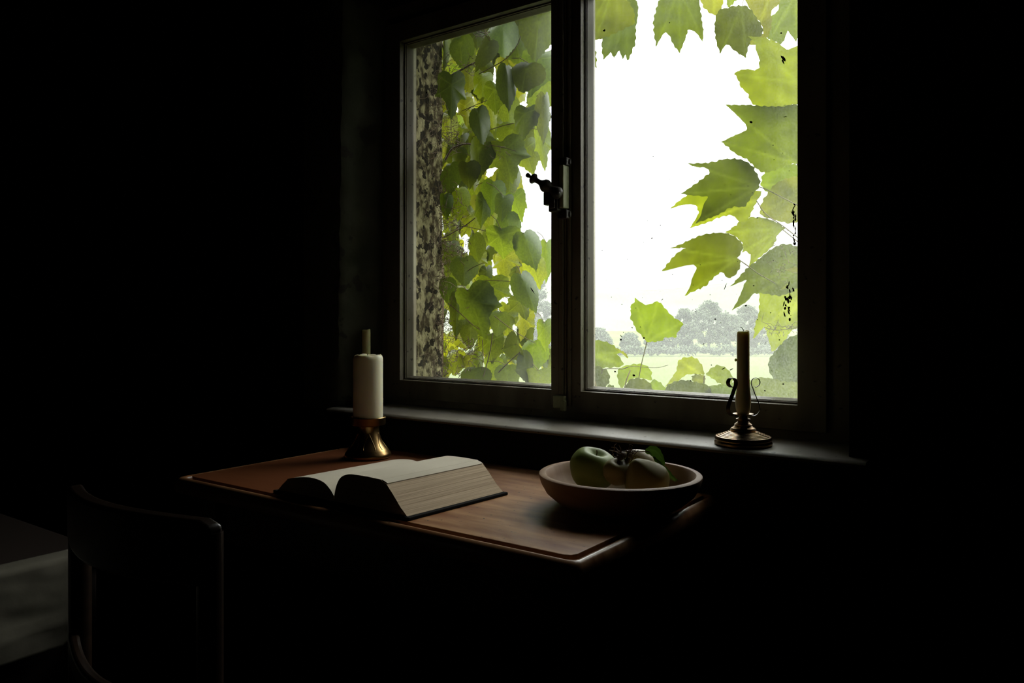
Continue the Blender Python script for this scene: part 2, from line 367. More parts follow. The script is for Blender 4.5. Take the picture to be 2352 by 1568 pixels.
bd = MB(); bd.tube([(-1.156, 1.857, .885), (-1.156, 1.857, 2.09)], .0065, 10); bd.build('bead', M['paint'], win, smooth=True)
bd = MB(); bd.tube([(-1.183, 1.8425, .885), (-1.183, 1.8425, 2.09)], .0022, 8); bd.build('bead', M['paint'], win, smooth=True)
# espagnolette latch
hy = 1.80
rl = MB(); a = atY(1299, 380, 1.83); b = atY(1299, 479, 1.83); rl.box((a.x-.010, 1.812, b.z), (a.x+.004, 1.843, a.z)); rl.build('latch_rail', M['rail'], win, bevel=.003, label='pale green painted latch rail')
for v0, v1 in ((362, 381), (482, 502)):
    q = MB(); a = atY(1291, v0, 1.825); b = atY(1291, v1, 1.825); q.box((a.x-.014, 1.822, b.z), (a.x+.016, 1.843, a.z)); q.box((a.x-.018, 1.834, b.z+.004), (a.x+.02, 1.843, a.z-.004)); q.build('rail_guide', M['iron'], win, bevel=.0025)
q = MB(); a = atY(1262, 444, 1.81); b = atY(1294, 484, 1.81); b.x = atY(1299, 380, 1.83).x-.0105; q.box((a.x, 1.804, b.z), (b.x, 1.844, a.z)); q.box((a.x+.006, 1.795, b.z+.008), (b.x-.004, 1.802, a.z-.012))
a = atY(1251, 441, 1.80); b = atY(1263, 471, 1.80); q.box((a.x, 1.792, b.z), (b.x+.004, 1.812, a.z)); q.build('latch_housing', M['iron'], win, bevel=.003)
hd = MB(); p0 = atY(1281, 443, 1.802); p1 = atY(1210, 401, 1.775); ax = (p1-p0); Ln = ax.length; rot = ax.to_track_quat('Z', 'Y').to_matrix()
prof = [(0, -.012), (.008, -.010), (.0125, -.004), (.0135, .003), (.011, .011), (.0085, .018), (.0095, .023), (.0125, .029), (.0145, .036), (.013, .043), (.009, .048), (.0062, .054), (.0058, .062), (.0075, .067), (.0115, .071), (.012, .075), (.0095, .079), (.004, .082), (.0035, .085), (.0052, .089), (.0045, .094), (0, .097)]
sc_ = Ln/.094
hd.lathe([(r*1.25, z*sc_) for r, z in [(max(0, a_), b_) for a_, b_ in interp(prof, 4)]], p0, 32, M=rot); hd.build('latch_handle', M['iron'], win, smooth='all', label='turned dark iron lever handle')
q = MB(); q.lathe([(0, 0), (.009, .001), (.010, .006), (.006, .012), (0, .014)], p0+Vector((.004, -.003, -.004)), 16, M=Matrix.Rotation(math.pi/2, 3, 'X')); q.build('latch_knob', M['iron'], win, smooth='all')
q = MB(); a = atY(1270, 908, 1.83); b = atY(1300, 944, 1.83); q.box((a.x, 1.828, b.z+.006), (b.x-.006, 1.843, a.z)); q.box((b.x-.016, 1.822, b.z), (b.x, 1.835, a.z-.012)); q.build('latch_keeper', M['rail'], win, bevel=.003)
# flecks, blots and smudges stuck to the panes
fl = MB()
def blot(u, v, ru, rv=None, ang=0, y=1.911):
    rv = rv or ru; n = 9; c = atY(u, v, y); k = c.y/ (rdir(u, v).y) / FPX; V = [c+Vector((0, -.0006, 0))]
    for i in range(n):
        a = 2*math.pi*i/n; q = random.uniform(.65, 1.25); x = ru*math.cos(a)*q; z = rv*math.sin(a)*q
        V.append(c + Vector((k*(x*math.cos(ang)-z*math.sin(ang))*1.25, 0, k*(x*math.sin(ang)+z*math.cos(ang)))))
    fl.add(V, [(0, i+1, (i+1) % n+1) for i in range(n)])
for (u, v, r) in ((1388, 70, 3.2), (1725, 280, 3), (1713, 702, 2.2), (1643, 733, 2), (1479, 776, 2.2), (1426, 780, 2), (1413, 853, 2), (1456, 862, 2.6), (1497, 547, 1.6), (1538, 52, 1.3), (1794, 76, 1.8), (1740, 500, 2), (1731, 656, 1.5), (1616, 790, 1.4), (1634, 838, 1.7), (1586, 874, 1.6), (1770, 718, 1.5), (1790, 780, 1.4), (1757, 897, 1.7), (1799, 882, 1.8), (1452, 752, 1.3), (980, 212, 2.2), (1700, 818, 1.2), (1740, 734, 1.2)): blot(u, v, r)
blot(1800, 135, 10, 2.2, -1.1); blot(1799, 142, 6, 1.5, -1.2); blot(1666, 658, 9, 1, 1.25); blot(1223, 667, 8, 1.1, -1.0); blot(1803, 268, 4, 1); blot(1427, 772, 4, 1, -.9); blot(1680, 848, 4, 1, .6); blot(1662, 846, 4, 1, .7)
blot(1521, 688, 3, .8, .8)
for i in range(26): blot(1812+random.gauss(0, 5), 690+random.gauss(0, 20), random.uniform(1, 2.5), random.uniform(2, 7), random.gauss(0, .2))
for i in range(22): blot(1825+random.uniform(-4, 3), random.uniform(466, 560), random.uniform(.8, 2), random.uniform(2, 8), random.gauss(0, .2))
for i in range(14): blot(random.uniform(1500, 1640), 904+random.gauss(0, 1), random.uniform(2, 6), 1.5)
for i in range(90): blot(random.uniform(1365, 1828), random.triangular(200, 900, 800), random.uniform(.4, 1.1))
fo = fl.build('fleck', M['speck'], win, label='dark flecks and paint crumbs stuck to the glass'); fo['kind'] = 'stuff'

# ------------------------------------------------------------ table
TX0, TX1, TY0, TY1, TZ = -1.766, -.633, 1.040, 1.635, .744
tbl = thing('table', 'old worn wooden table under the window carrying book and fruit bowl', 'table', (-1.2, 1.34, 0))
def chamfer_slab(x0, x1, y0, y1, z0, z1, c):
    P = [(x0+c, y0), (x1-c, y0), (x1-c*.3, y0+c*.3), (x1, y0+c), (x1, y1-c), (x1-c, y1), (x0+c, y1), (x0, y1-c), (x0, y0+c), (x0+c*.3, y0+c*.3)]
    P = [P[0]]+P[1:]; n = len(P)
    return [(x, y, z0) for x, y in P]+[(x, y, z1) for x, y in P], [tuple(range(n-1, -1, -1)), tuple(range(n, 2*n))]+[(i, (i+1) % n, n+(i+1) % n, n+i) for i in range(n)]
tp = MB(); tp.add(*chamfer_slab(TX0+.004, TX1-.004, TY0+.004, TY1-.004, .712, .727, .016)); tp.build('tabletop', M['table'], tbl)
rm_ = MB(); V = []; F = []; n = 10
def ring8(x0, x1, y0, y1, c, z): return [v for v in chamfer_slab(x0, x1, y0, y1, z, z+1, c)[0][:10]]
rl_ = [(0, .016, .713), (-.002, .016, .722), (-.001, .016, .735), (.003, .016, .7435), (.0085, .015, .7480), (.0145, .014, .7475), (.0178, .013, .7430), (.0185, .013, .7265)]
for (ins, c_, z) in rl_: V += ring8(TX0+ins, TX1-ins, TY0+ins, TY1-ins, c_, z)
for i in range(len(rl_)-1):
    for k in range(n): F.append((i*n+k, i*n+(k+1) % n, (i+1)*n+(k+1) % n, (i+1)*n+k))
rm_.add(V, F); rm_.build('rounded_rim', M['table'], tbl, smooth=True, angle=50, label='worn shiny rounded wooden rim of the tabletop')
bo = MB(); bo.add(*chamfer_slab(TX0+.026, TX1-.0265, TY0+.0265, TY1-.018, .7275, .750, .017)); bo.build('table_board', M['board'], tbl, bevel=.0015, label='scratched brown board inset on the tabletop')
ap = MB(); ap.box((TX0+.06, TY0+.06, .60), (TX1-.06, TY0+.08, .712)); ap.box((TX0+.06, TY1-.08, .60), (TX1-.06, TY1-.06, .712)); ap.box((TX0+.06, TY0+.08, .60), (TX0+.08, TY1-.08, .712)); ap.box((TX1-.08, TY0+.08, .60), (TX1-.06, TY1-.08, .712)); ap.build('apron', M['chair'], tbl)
for x in (TX0+.075, TX1-.075):
    for y in (TY0+.075, TY1-.075):
        l = MB(); l.lathe([(.018, 0), (.022, .05), (.02, .08), (.026, .12), (.03, .45), (.026, .58), (.03, .60)], (x, y, 0), 20); l.box((x-.03, y-.03, .60), (x+.03, y+.03, .71)); l.build('leg', M['chair'], tbl, smooth=True)

# ------------------------------------------------------------ open book
bk = thing('open_book', 'thick open book lying on the table beside the brass candle holder', 'book', (-1.22, 1.21, .750))
BY0, BY1 = 1.076, 1.350; slant = .02/.27
def extr(prof_top, prof_low, name, m, y0, y1, ny=6):
    P = prof_top + prof_low[::-1]; n = len(P); V = []; F = []
    for j in range(ny+1):
        y = y0+(y1-y0)*j/ny
        for (x, z) in P: V.append((x+(y-y0)*slant, y, z))
    for j in range(ny):
        for i in range(n): F.append((j*n+i, j*n+(i+1) % n, (j+1)*n+(i+1) % n, (j+1)*n+i))
    F.append(tuple(range(n-1, -1, -1))[::1]); F.append(tuple(ny*n+i for i in range(n)))
    return MB().add(V, F).build(name, m, bk, smooth=True, angle=30)
zb = .7565
ZL = lambda p: [(x, zb if z < zb else z) for x, z in p]
# each half: page block (cut edges) and the top leaf
R_top = interp([(-1.2325, .768), (-1.227, .788), (-1.214, .807), (-1.192, .8165), (-1.165, .8185), (-1.13, .8185), (-1.098, .8175)], 5)
L_top = interp([(-1.382, .7845), (-1.345, .7925), (-1.303, .7965), (-1.268, .7925), (-1.248, .782), (-1.2335, .768)], 5)
for nm, TP, fe in (('page_block', R_top, [(-1.0975, .8165), (-1.084, .811), (-1.066, .793), (-1.046, .771), (-1.029, zb)]),):
    o = extr([(x, z-.0016) for x, z in TP]+fe[1:], [(-1.2325, zb), (-1.15, zb), (-1.1, zb)], nm, M['edge'], BY0, BY1)
o = extr([(-1.414, zb), (-1.398, .771), (-1.383, .7825)]+[(x, z-.0016) for x, z in L_top[1:]], [(-1.35, zb), (-1.3, zb), (-1.2335, zb)], 'page_block', M['edge'], BY0, BY1)
extr(R_top, [(x, z-.0016) for x, z in R_top], 'open_page', M['page'], BY0, BY1)
extr([(x, z) for x, z in L_top], [(x, z-.0016) for x, z in L_top], 'open_page', M['page'], BY0, BY1)
# a few separate leaves standing off the fore edge
for dz, dx in ((-.0006, .0015),):
    Pp = [(-1.12, .8181+dz), (-1.098, .8171+dz), (-1.0905+dx*.3, .8150+dz), (-1.0835+dx*.5, .8118+dz)]
    extr([(x, z+.0008) for x, z in Pp], Pp, 'loose_leaf', M['page'], BY0+.002, BY1-.001, 4)
cv = MB()
def cslab(x0, x1):
    V = []
    for (y, z) in ((BY0-.005, .7502), (BY1+.005, .7502)):
        o_ = (y-BY0)*slant
        V += [(x0+o_, y, .7503), (x1+o_, y, .7503), (x1+o_, y, zb-.0003), (x0+o_, y, zb-.0003)]
    cv.add(V, [(0, 1, 2, 3), (7, 6, 5, 4), (0, 4, 5, 1), (1, 5, 6, 2), (2, 6, 7, 3), (3, 7, 4, 0)])
cslab(-1.424, -1.244); cslab(-1.244, -1.222); cslab(-1.222, -1.019)
cv.build('cover', M['cover'], bk, bevel=.0015)

# ------------------------------------------------------------ pillar candle in brass holder (separate things)
pc = Vector((-1.577, 1.496, .7502))
ho = thing('candle_holder', 'flared brass candle holder on the table behind the open book', 'candle holder', pc)
h = MB(); h.lathe([(0, 0), (.058, 0), (.062, .002), (.0635, .007), (.0615, .013), (.058, .017), (.0565, .020), (.0535, .024), (.047, .031), (.040, .041), (.0345, .053), (.031, .066), (.0295, .078), (.030, .086), (.034, .0895)], pc, 56)
h.build('stem', M['brass'], ho, smooth=True)
h = MB(); h.lathe([(.030, .0885), (.046, .0895), (.0475, .092), (.0475, .1075), (.0485, .1095), (.0475, .111), (.0445, .111), (.0440, .094), (0, .0935)], pc, 56); h.build('drip_cup', M['brass'], ho, smooth=True)
# embossed arch on the skirt
h = MB()
for k in range(6):
    a0 = k*math.pi/3+.35
    pts = []
    for (da, z) in ((-.30, .0255), (-.33, .033), (-.27, .046), (-.12, .060), (0, .068), (.12, .060), (.27, .046), (.33, .033), (.30, .0255)):
        R = {.0255: .0523, .033: .0458, .046: .0376, .060: .0330, .068: .0312}[z]
        pts.append(pc+Vector((R*math.cos(a0+da), R*math.sin(a0+da), z)))
    pts = [Vector(p) for p in interp([tuple(p) for p in pts], 3)]
    h.tube(pts, .0009, 6)
h.build('embossed_arch', M['brass'], ho, smooth='all')
cd = thing('pillar_candle', 'thick ivory pillar candle standing in the brass holder on the table', 'candle', pc+Vector((0, 0, .0945)))
def wb_(a, z): return .004*math.sin(2*a+1)+.004*noise.noise(Vector((math.cos(a)*2, math.sin(a)*2, z*30)))
c0 = pc+Vector((0, 0, .0945))
h = MB(); h.lathe([(0, 0), (.0395, 0), (.0402, .004), (.0403, .05), (.0401, .12), (.0403, .168), (.0398, .176), (.0375, .182), (.034, .1848), (.030, .1835), (.024, .180), (.012, .1785), (0, .178)], c0, 56, wob=wb_)
for v in h.V:
    r = math.hypot(v.x-c0.x, v.y-c0.y); a = math.atan2(v.y-c0.y, v.x-c0.x)
    if v.z-c0.z > .17 and r > .02: v.z += .0012*math.sin(3*a)+.001*math.sin(7*a+1)
h.build('candle_body', M['wax'], cd, smooth='all')
h = MB(); h.tube([c0+Vector((0, 0, .177)), c0+Vector((-.001, 0, .183)), c0+Vector((-.004, 0, .1875))], [.0012, .0011, .0008], 6); h.build('wick', M['wick'], cd)

# ------------------------------------------------------------ taper candles in scroll-handled holders on the sill
def taper(px, base, label_c, label_h, detail=True):
    B = Vector(base)
    ho = thing('candlestick', label_h, 'candlestick', B, group='scroll handled candlesticks on the window sill')
    k = .00098
    pr = [(0, 0), (.060, 0), (.0625, .002), (.063, .006), (.0605, .010), (.0605, .0115), (.062, .013), (.061, .017)]
    z = .017; r = .061
    for i in range(6): pr += [(r-.0012, z+.0018), (r-.0040, z+.0027), (r-.0052, z+.0016)] ; r -= .0052; z += .0020
    pr += [(.0285, .0335), (.0275, .037), (.0285, .041), (.0260, .045), (.0215, .048), (.019, .0515), (.0195, .054), (.0170, .057), (.0135, .060), (.012, .063), (.0155, .066), (.0155, .069), (.0105, .0715), (.0095, .075), (.0120, .0775), (.0215, .0800), (.0225, .0825), (.0175, .0828), (.014, .0805), (0, .0800)]
    pr = [(r_, z_ if z_ < .032 else .0275+(z_-.0335)*.85) for r_, z_ in pr]
    h = MB(); h.lathe(pr, B, 64); h.build('base', M['oldbrass'], ho, smooth=True, angle=22)
    right = Rv
    zc = B.z+.080
    def scroll(sg, wv, ang):
        c = B+Vector((0, 0, 0)); P = []
        out = Matrix.Rotation(ang, 3, 'Z') @ (right*sg)
        xz = [(.012, .0785), (.022, .0770), (.031, .0800), (.0365, .088), (.0370, .096), (.0345, .106), (.030, .117), (.0255, .128), (.0215, .139), (.0185, .147), (.0185, .1545), (.022, .1600), (.0280, .1620), (.0345, .1595), (.0375, .1530), (.0360, .1465), (.0310, .1425), (.0270, .1415)]
        for (x, z_) in interp(xz, 4): P.append(c+out*x+Vector((0, 0, z_-.0130)))
        return MB().strap(P, wv, .0013)
    w1 = Matrix.Rotation(math.radians(-18), 3, 'Z') @ Fv*.003
    w2 = Matrix.Rotation(math.radians(48), 3, 'Z') @ Fv*.009
    scroll(1, Fv*.0035, 0).build('scroll_handle', M['darkbrass'], ho, smooth=True)
    scroll(-1, w2, math.radians(14)).build('scroll_handle', M['darkbrass'], ho, smooth=True)
    cd = thing('taper_candle', label_c, 'candle', B+Vector((0, 0, .0680)), group='thin candles on the window sill')
    c0 = B+Vector((0, 0, .0680)); H = .187 if detail else .178
    h = MB(); h.lathe([(0, 0), (.0125, 0), (.0160, .012), (.0172, .025), (.0168, .037), (.0152, .050), (.0140, .064), (.0138, .10), (.0137, H-.010), (.0132, H-.004), (.0112, H-.0015), (.0085, H-.004), (0, H-.0055)], c0, 36, wob=lambda a, z: .015*noise.noise(Vector((math.cos(a), math.sin(a), z*25))))
    for v in h.V:
        d = (v-c0); s = d.x*right.x+d.y*right.y
        if d.z > H-.012 and math.hypot(d.x, d.y) > .009: v.z += max(0, s/.013-.25)*.0055*(d.z-H+.012)/.012
    h.build('candle_body', M['wax_yellow'], cd, smooth='all')
    if detail:
        h = MB(); w0 = c0+Vector((0, 0, H-.005)); h.tube([w0, w0+Vector((0, 0, .006))+right*.0003, w0+Vector((0, 0, .010))-right*.002, w0+Vector((0, 0, .0125))-right*.0055, w0+Vector((0, 0, .0125))-right*.0075], [.0009, .0009, .0008, .0006, .0004], 6); h.build('wick', M['wick'], cd)
        h = MB(); dp = c0-right*.0165+Vector((0, 0, .121)); h.lathe([(0, -.0035), (.0025, -.002), (.0028, .001), (.002, .003), (0, .0038)], dp, 10); h.build('wax_drip', M['wax_yellow'], cd, smooth='all')
bR = atY(1707, 1000, 1.722); taper(0, (bR.x, 1.722, .8470), 'thin yellowed taper candle at the right end of the sill', 'brass candlestick with scroll handles at the right end of the sill')
bL = atY(841, 900, 1.775); taper(0, (bL.x, 1.775, .8475), 'thin taper candle on the sill mostly hidden behind the ivory pillar candle', 'candlestick on the left end of the sill hidden behind the pillar candle', False)

# ------------------------------------------------------------ bowl and fruit
bc = Vector((-.7535, 1.401, .7502))
bw = MB(); bw.lathe([(0, .0), (.098, .0), (.104, .003), (.128, .014), (.148, .031), (.1585, .050), (.1625, .064), (.1620, .0675), (.1595, .069), (.1505, .069), (.1480, .0665), (.1445, .052), (.136, .034), (.118, .020), (.09, .0125), (0, .011)], (0, 0, 0), 96)
tl = Matrix.Rotation(math.radians(-1.0), 3, Fv)
for i, v in enumerate(bw.V): v.x *= 1.0; bw.V[i] = Vector((v.x, v.y, v.z + .0)) + bc
bo_ = bw.build('fruit_bowl', M['bowl'], None, smooth=True, angle=35)
tag(bo_, 'round shallow wooden bowl of fruit near the right end of the table', 'bowl')
def apple(name, c, R, m, label, tilt, squash=.9, tip=0, cat='apple', cav=.28, lump=.03):
    th = thing(name, label, cat, Vector(c)-Vector((0, 0, R*squash*.98)))
    n, mm = 48, 36; V = []; F = []
    T = tilt.to_track_quat('Z', 'X').to_matrix()
    for i in range(mm+1):
        ph = math.pi*i/mm
        for j in range(n):
            a = 2*math.pi*j/n
            r = math.sin(ph); z = math.cos(ph)
            rr = r*(1+.10*z) if not tip else r*(1-.42*max(0, z)**1.1)
            zz = z*squash
            if not tip: zz -= cav*math.exp(-(r/.34)**2)*(1 if z > 0 else .5*(-1)) + 0
            else: zz = z*squash + (tip*max(0, z)**2.2)
            rr *= 1+.025*math.cos(5*a)*(.3+abs(z)) + lump*noise.noise(Vector((math.cos(a)*r*1.5+c[0]*9, math.sin(a)*r*1.5, z*1.5)))
            V.append(Vector(c)+T @ Vector((rr*math.cos(a), rr*math.sin(a), zz))*R)
    for i in range(mm):
        for j in range(n): F.append((i*n+j, (i+1)*n+j, (i+1)*n+(j+1) % n, i*n+(j+1) % n))
    MB().add(V, F).build('fruit_skin', m, th, smooth='all')
    return th, T
c1 = atD(1362, 1077, 1.63)
th, T = apple('apple', c1, .0495, M['apple'], 'large green apple with a deep hollow, leftmost in the bowl', Rv*.24-Fv*.20+Vector((0, 0, 1)), .93, cav=.36)
s0 = Vector(c1)+T @ Vector((0, 0, .0295)); MB().tube([s0, s0+T @ Vector((.001, .0, .008)), s0+T @ Vector((.003, 0, .012))], [.0014, .0013, .0017], 6).build('stalk', M['twig'], th)
c2 = atD(1484, 1103, 1.53)
th, T = apple('quince', c2, .0455, M['quince'], 'yellow green quince lying in the right half of the bowl', (Rv*-.38+Vector((0, 0, .6))+Fv*-.1), .95, tip=.12, cat='quince', lump=.06)
c3_ = atD(1462, 1067, 1.665)
th, T = apple('apple', c3_, .038, M['pale_apple'], 'pale yellowish apple at the back of the bowl behind the twigs', Vector((-.2, .3, 1)), .92)
c4 = atD(1418, 1084, 1.56)
th, T = apple('apple', c4, .029, M['quince'], 'small dark apple between the green apple and the quince', Vector((.3, -.2, 1)), .92)
tw = thing('fruit_twig', 'dry twig with withered bits and two green leaves lying over the fruit', 'twig', atD(1440, 1050, 1.58))
q = MB()
main = [atD(1400, 1034, 1.6), atD(1418, 1037, 1.59), atD(1440, 1036, 1.58), atD(1465, 1037, 1.575), atD(1485, 1036, 1.57), atD(1497, 1040, 1.57)]
q.tube([Vector(p) for p in interp([tuple(p) for p in main], 4)], .0012, 6)
rr_ = random.Random(3)
for i in range(46):
    u = rr_.gauss(1437, 13); v = 1036+abs(rr_.gauss(0, 14)); p = atD(u, v, 1.56+rr_.random()*.03)
    pts = [p]; d = Vector((rr_.gauss(0, 1), rr_.gauss(0, 1), rr_.gauss(.1, .8))).normalized()
    for k in range(4): d = (d+Vector((rr_.gauss(0, .5), rr_.gauss(0, .5), rr_.gauss(0, .5)))).normalized(); pts.append(pts[-1]+d*rr_.uniform(.003, .007))
    q.tube(pts, [.0009, .0012, .0009, .0007, .0005], 5)
for (u, v, r) in ((1425, 1050, .007), (1441, 1056, .006), (1432, 1044, .006), (1448, 1046, .0055), (1420, 1062, .005)):
    q.lathe([(0, -1), (.6, -.7), (1, 0), (.7, .6), (.3, .9), (0, 1)], (0, 0, 0), 7)
    nn = 6*7
    p = atD(u, v, 1.56)
    for i in range(len(q.V)-nn, len(q.V)):
        w_ = q.V[i]; q.V[i] = p+w_*r*(1+.5*noise.noise(w_*2+p*50))
q.tube([atD(1447, 1026, 1.6), atD(1446, 1021, 1.6), atD(1450, 1020, 1.6), atD(1453, 1024, 1.6)], .0006, 5)
q.build('dry_stem', M['twig'], tw, smooth=True)
def blade(pts, halfw, fold, name, parent, m, droop=0):
    # pts: 3D midrib; halfw(t); fold: vector giving blade width direction
    P = [Vector(p) for p in interp([tuple(p) for p in pts], 5)]; n = len(P); V = []; F = []; A = []
    for i, p in enumerate(P):
        t = i/(n-1); wv = fold(t)*halfw(t)
        up = Vector((0, 0, 1))
        for s in (-1, -.6, -.2, 0, .2, .6, 1):
            V.append(p+wv*s - up*(.18*abs(s)*halfw(t)) + wv.normalized()*.0006*math.sin(i*1.7)); A.append(1.0 if s == 0 else 0)
    for i in range(n-1):
        for k in range(6): F.append((i*7+k, i*7+k+1, (i+1)*7+k+1, (i+1)*7+k))
    mb = MB().add(V, F); mb.A['vein'] = A; return mb.build(name, m, parent, smooth='all')
hw = lambda mx: (lambda t: mx*max(.02, math.sin(math.pi*min(1, t*.93+.05)))**.8)
blade([atD(1482, 1036, 1.57), atD(1494, 1032, 1.57), atD(1509, 1038, 1.565), atD(1518, 1050, 1.56), atD(1527, 1066, 1.555)], hw(.0115), lambda t: (Fv*.35+Vector((0, 0, .9))+Rv*.6*t).normalized(), 'leaf', tw, M['fruit_leaf'])
blade([atD(1500, 1048, 1.56), atD(1515, 1064, 1.555), atD(1530, 1080, 1.55), atD(1543, 1094, 1.545), atD(1556, 1103, 1.545)], hw(.0062), lambda t: (Rv*.8+Vector((0, 0, .5))+Fv*.4).normalized(), 'leaf', tw, M['fruit_leaf'])
blade([atD(1508, 1058, 1.548), atD(1522, 1075, 1.54), atD(1537, 1092, 1.535), atD(1552, 1105, 1.535)], hw(.005), lambda t: (Rv*.9+Vector((0, 0, .4))-Fv*.2).normalized(), 'leaf', tw, M['fruit_leaf'])

# ------------------------------------------------------------ chair (back towards the camera)
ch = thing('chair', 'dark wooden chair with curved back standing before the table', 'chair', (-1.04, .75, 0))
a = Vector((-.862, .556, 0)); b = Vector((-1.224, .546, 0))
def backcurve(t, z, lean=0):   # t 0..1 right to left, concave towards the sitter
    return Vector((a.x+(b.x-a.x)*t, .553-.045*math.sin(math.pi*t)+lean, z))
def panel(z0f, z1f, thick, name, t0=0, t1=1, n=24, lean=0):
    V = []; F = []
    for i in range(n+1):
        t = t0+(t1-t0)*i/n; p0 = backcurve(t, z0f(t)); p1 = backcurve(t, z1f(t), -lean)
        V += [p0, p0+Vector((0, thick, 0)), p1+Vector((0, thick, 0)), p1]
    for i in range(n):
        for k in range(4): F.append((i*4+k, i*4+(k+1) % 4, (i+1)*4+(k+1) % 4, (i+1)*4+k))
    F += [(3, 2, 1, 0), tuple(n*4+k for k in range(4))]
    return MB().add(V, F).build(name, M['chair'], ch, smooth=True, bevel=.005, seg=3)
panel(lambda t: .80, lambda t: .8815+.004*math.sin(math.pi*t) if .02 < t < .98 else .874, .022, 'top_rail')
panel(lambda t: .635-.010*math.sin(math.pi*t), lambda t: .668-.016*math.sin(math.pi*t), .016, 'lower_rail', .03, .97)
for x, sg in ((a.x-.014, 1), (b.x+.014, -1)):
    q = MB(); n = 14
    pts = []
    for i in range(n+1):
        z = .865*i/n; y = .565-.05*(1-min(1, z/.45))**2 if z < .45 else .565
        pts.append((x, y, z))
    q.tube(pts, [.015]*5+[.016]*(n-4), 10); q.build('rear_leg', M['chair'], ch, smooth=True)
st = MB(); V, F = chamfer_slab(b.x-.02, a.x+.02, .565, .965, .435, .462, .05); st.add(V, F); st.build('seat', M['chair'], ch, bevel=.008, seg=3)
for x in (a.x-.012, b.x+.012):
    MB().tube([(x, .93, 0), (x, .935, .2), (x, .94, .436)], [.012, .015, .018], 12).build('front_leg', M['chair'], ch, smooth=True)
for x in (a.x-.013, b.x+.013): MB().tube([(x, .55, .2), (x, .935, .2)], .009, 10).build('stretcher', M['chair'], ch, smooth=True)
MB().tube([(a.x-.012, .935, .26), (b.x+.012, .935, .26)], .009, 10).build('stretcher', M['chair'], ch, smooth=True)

# ------------------------------------------------------------ chest with a cloth hanging over its side
be = thing('storage_chest', 'dark wooden chest in the shadow behind the chair at far left', 'chest', (-1.95, .4, 0))
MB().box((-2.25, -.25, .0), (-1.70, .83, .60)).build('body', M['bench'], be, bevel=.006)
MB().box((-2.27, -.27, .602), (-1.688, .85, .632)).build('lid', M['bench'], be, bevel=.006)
n, m = 70, 36; V = []; F = []
for i in range(n+1):
    y = -.18+(.785+.18)*i/n; zb_ = .474-.010*sm(.3, .75, y)+.006*noise.noise(Vector((y*5, 0, 0)))+.03*sm(.74, .785, y); zt_ = .640
    for j in range(m+1):
        t = j/m
        if t < .82:
            z = zb_+(zt_-zb_)*t/.82; f = z-(.523+.03*(y-.7))
            x = -1.678+.007*math.exp(-(f/.010)**2)+.010*sm(0, .012, -f)+.006*noise.noise(Vector((y*9, z*16, 2)))+.003*noise.noise(Vector((y*30, z*40, 7)))
            x = max(x, -1.684)
        else:
            q_ = (t-.82)/.18; z = zt_+.002*math.sin(q_*3); x = -1.679-.05*q_
        V.append((x, y, z))
for i in range(n):
    for j in range(m): F.append((i*(m+1)+j, (i+1)*(m+1)+j, (i+1)*(m+1)+j+1, i*(m+1)+j+1))
clo = MB().add(V, F).build('draped_cloth', M['cloth'], None, smooth='all'); sd = clo.modifiers.new('thickness', 'SOLIDIFY'); sd.thickness = .003; sd.offset = 1
tag(clo, 'pale creased cloth hanging over the side of the dark chest at lower left', 'cloth')

# small wire hook on the dark wall
hk = MB(); P = [atY(u, v, YW-.012) for u, v in ((623, 200), (621, 215), (623, 232), (629, 245), (636, 250))]
hk.tube([P[0]+Vector((0, .014, .002))]+P, .0014, 6); tag(hk.build('wall_hook', M['darkbrass'], None, smooth=True), 'thin bent wire hook on the dark wall far left of the window', 'hook')

# ------------------------------------------------------------ outdoors
GZ = CH-5.0
gb = MB(); gb.add([(-400, 3, GZ), (400, 3, GZ), (400, 520, GZ), (-400, 520, GZ)], [(0, 1, 2, 3)]); struct('ground', gb, M['field'])
hl = MB(); V = []; F = []; nn = 60
for j in range(5):
    for i in range(nn+1):
        x = -520+700*i/nn; D = 300+j*45; p = Fv*D+Rv*(-320+640*i/nn)
        hgt = (0, 9, 16, 22, 24)[j]*(1+.35*noise.noise(Vector((i*.12, 0, 3))) + .25*(1-i/nn))
        V.append((p.x, p.y, GZ-.3+hgt))
for j in range(4):
    for i in range(nn): a_ = j*(nn+1)+i; F.append((a_, a_+1, a_+nn+2, a_+nn+1))
struct('hillside', hl.add(V, F), M['hill'], smooth='all')
def leaf_tuft(q, c, r, n, R_):      # a clump of foliage: many small leaves in every direction
    V = []; F = []
    for k in range(n):
        d = Vector((R_.gauss(0, 1), R_.gauss(0, 1), R_.gauss(0, 1))).normalized(); p = c+d*r*(R_.random()**.4)*(1+.3*noise.noise(d*2+c))
        a = Vector((R_.gauss(0, 1), R_.gauss(0, 1), R_.gauss(0, 1))).normalized(); e = a.cross(d)
        if e.length < .1: continue
        e.normalize(); sz = R_.uniform(.10, .20)
        V += [p-a*sz, p+e*sz*.6, p+a*sz, p-e*sz*.6]; m = len(V); F.append((m-4, m-3, m-2, m-1))
    q.add(V, F)
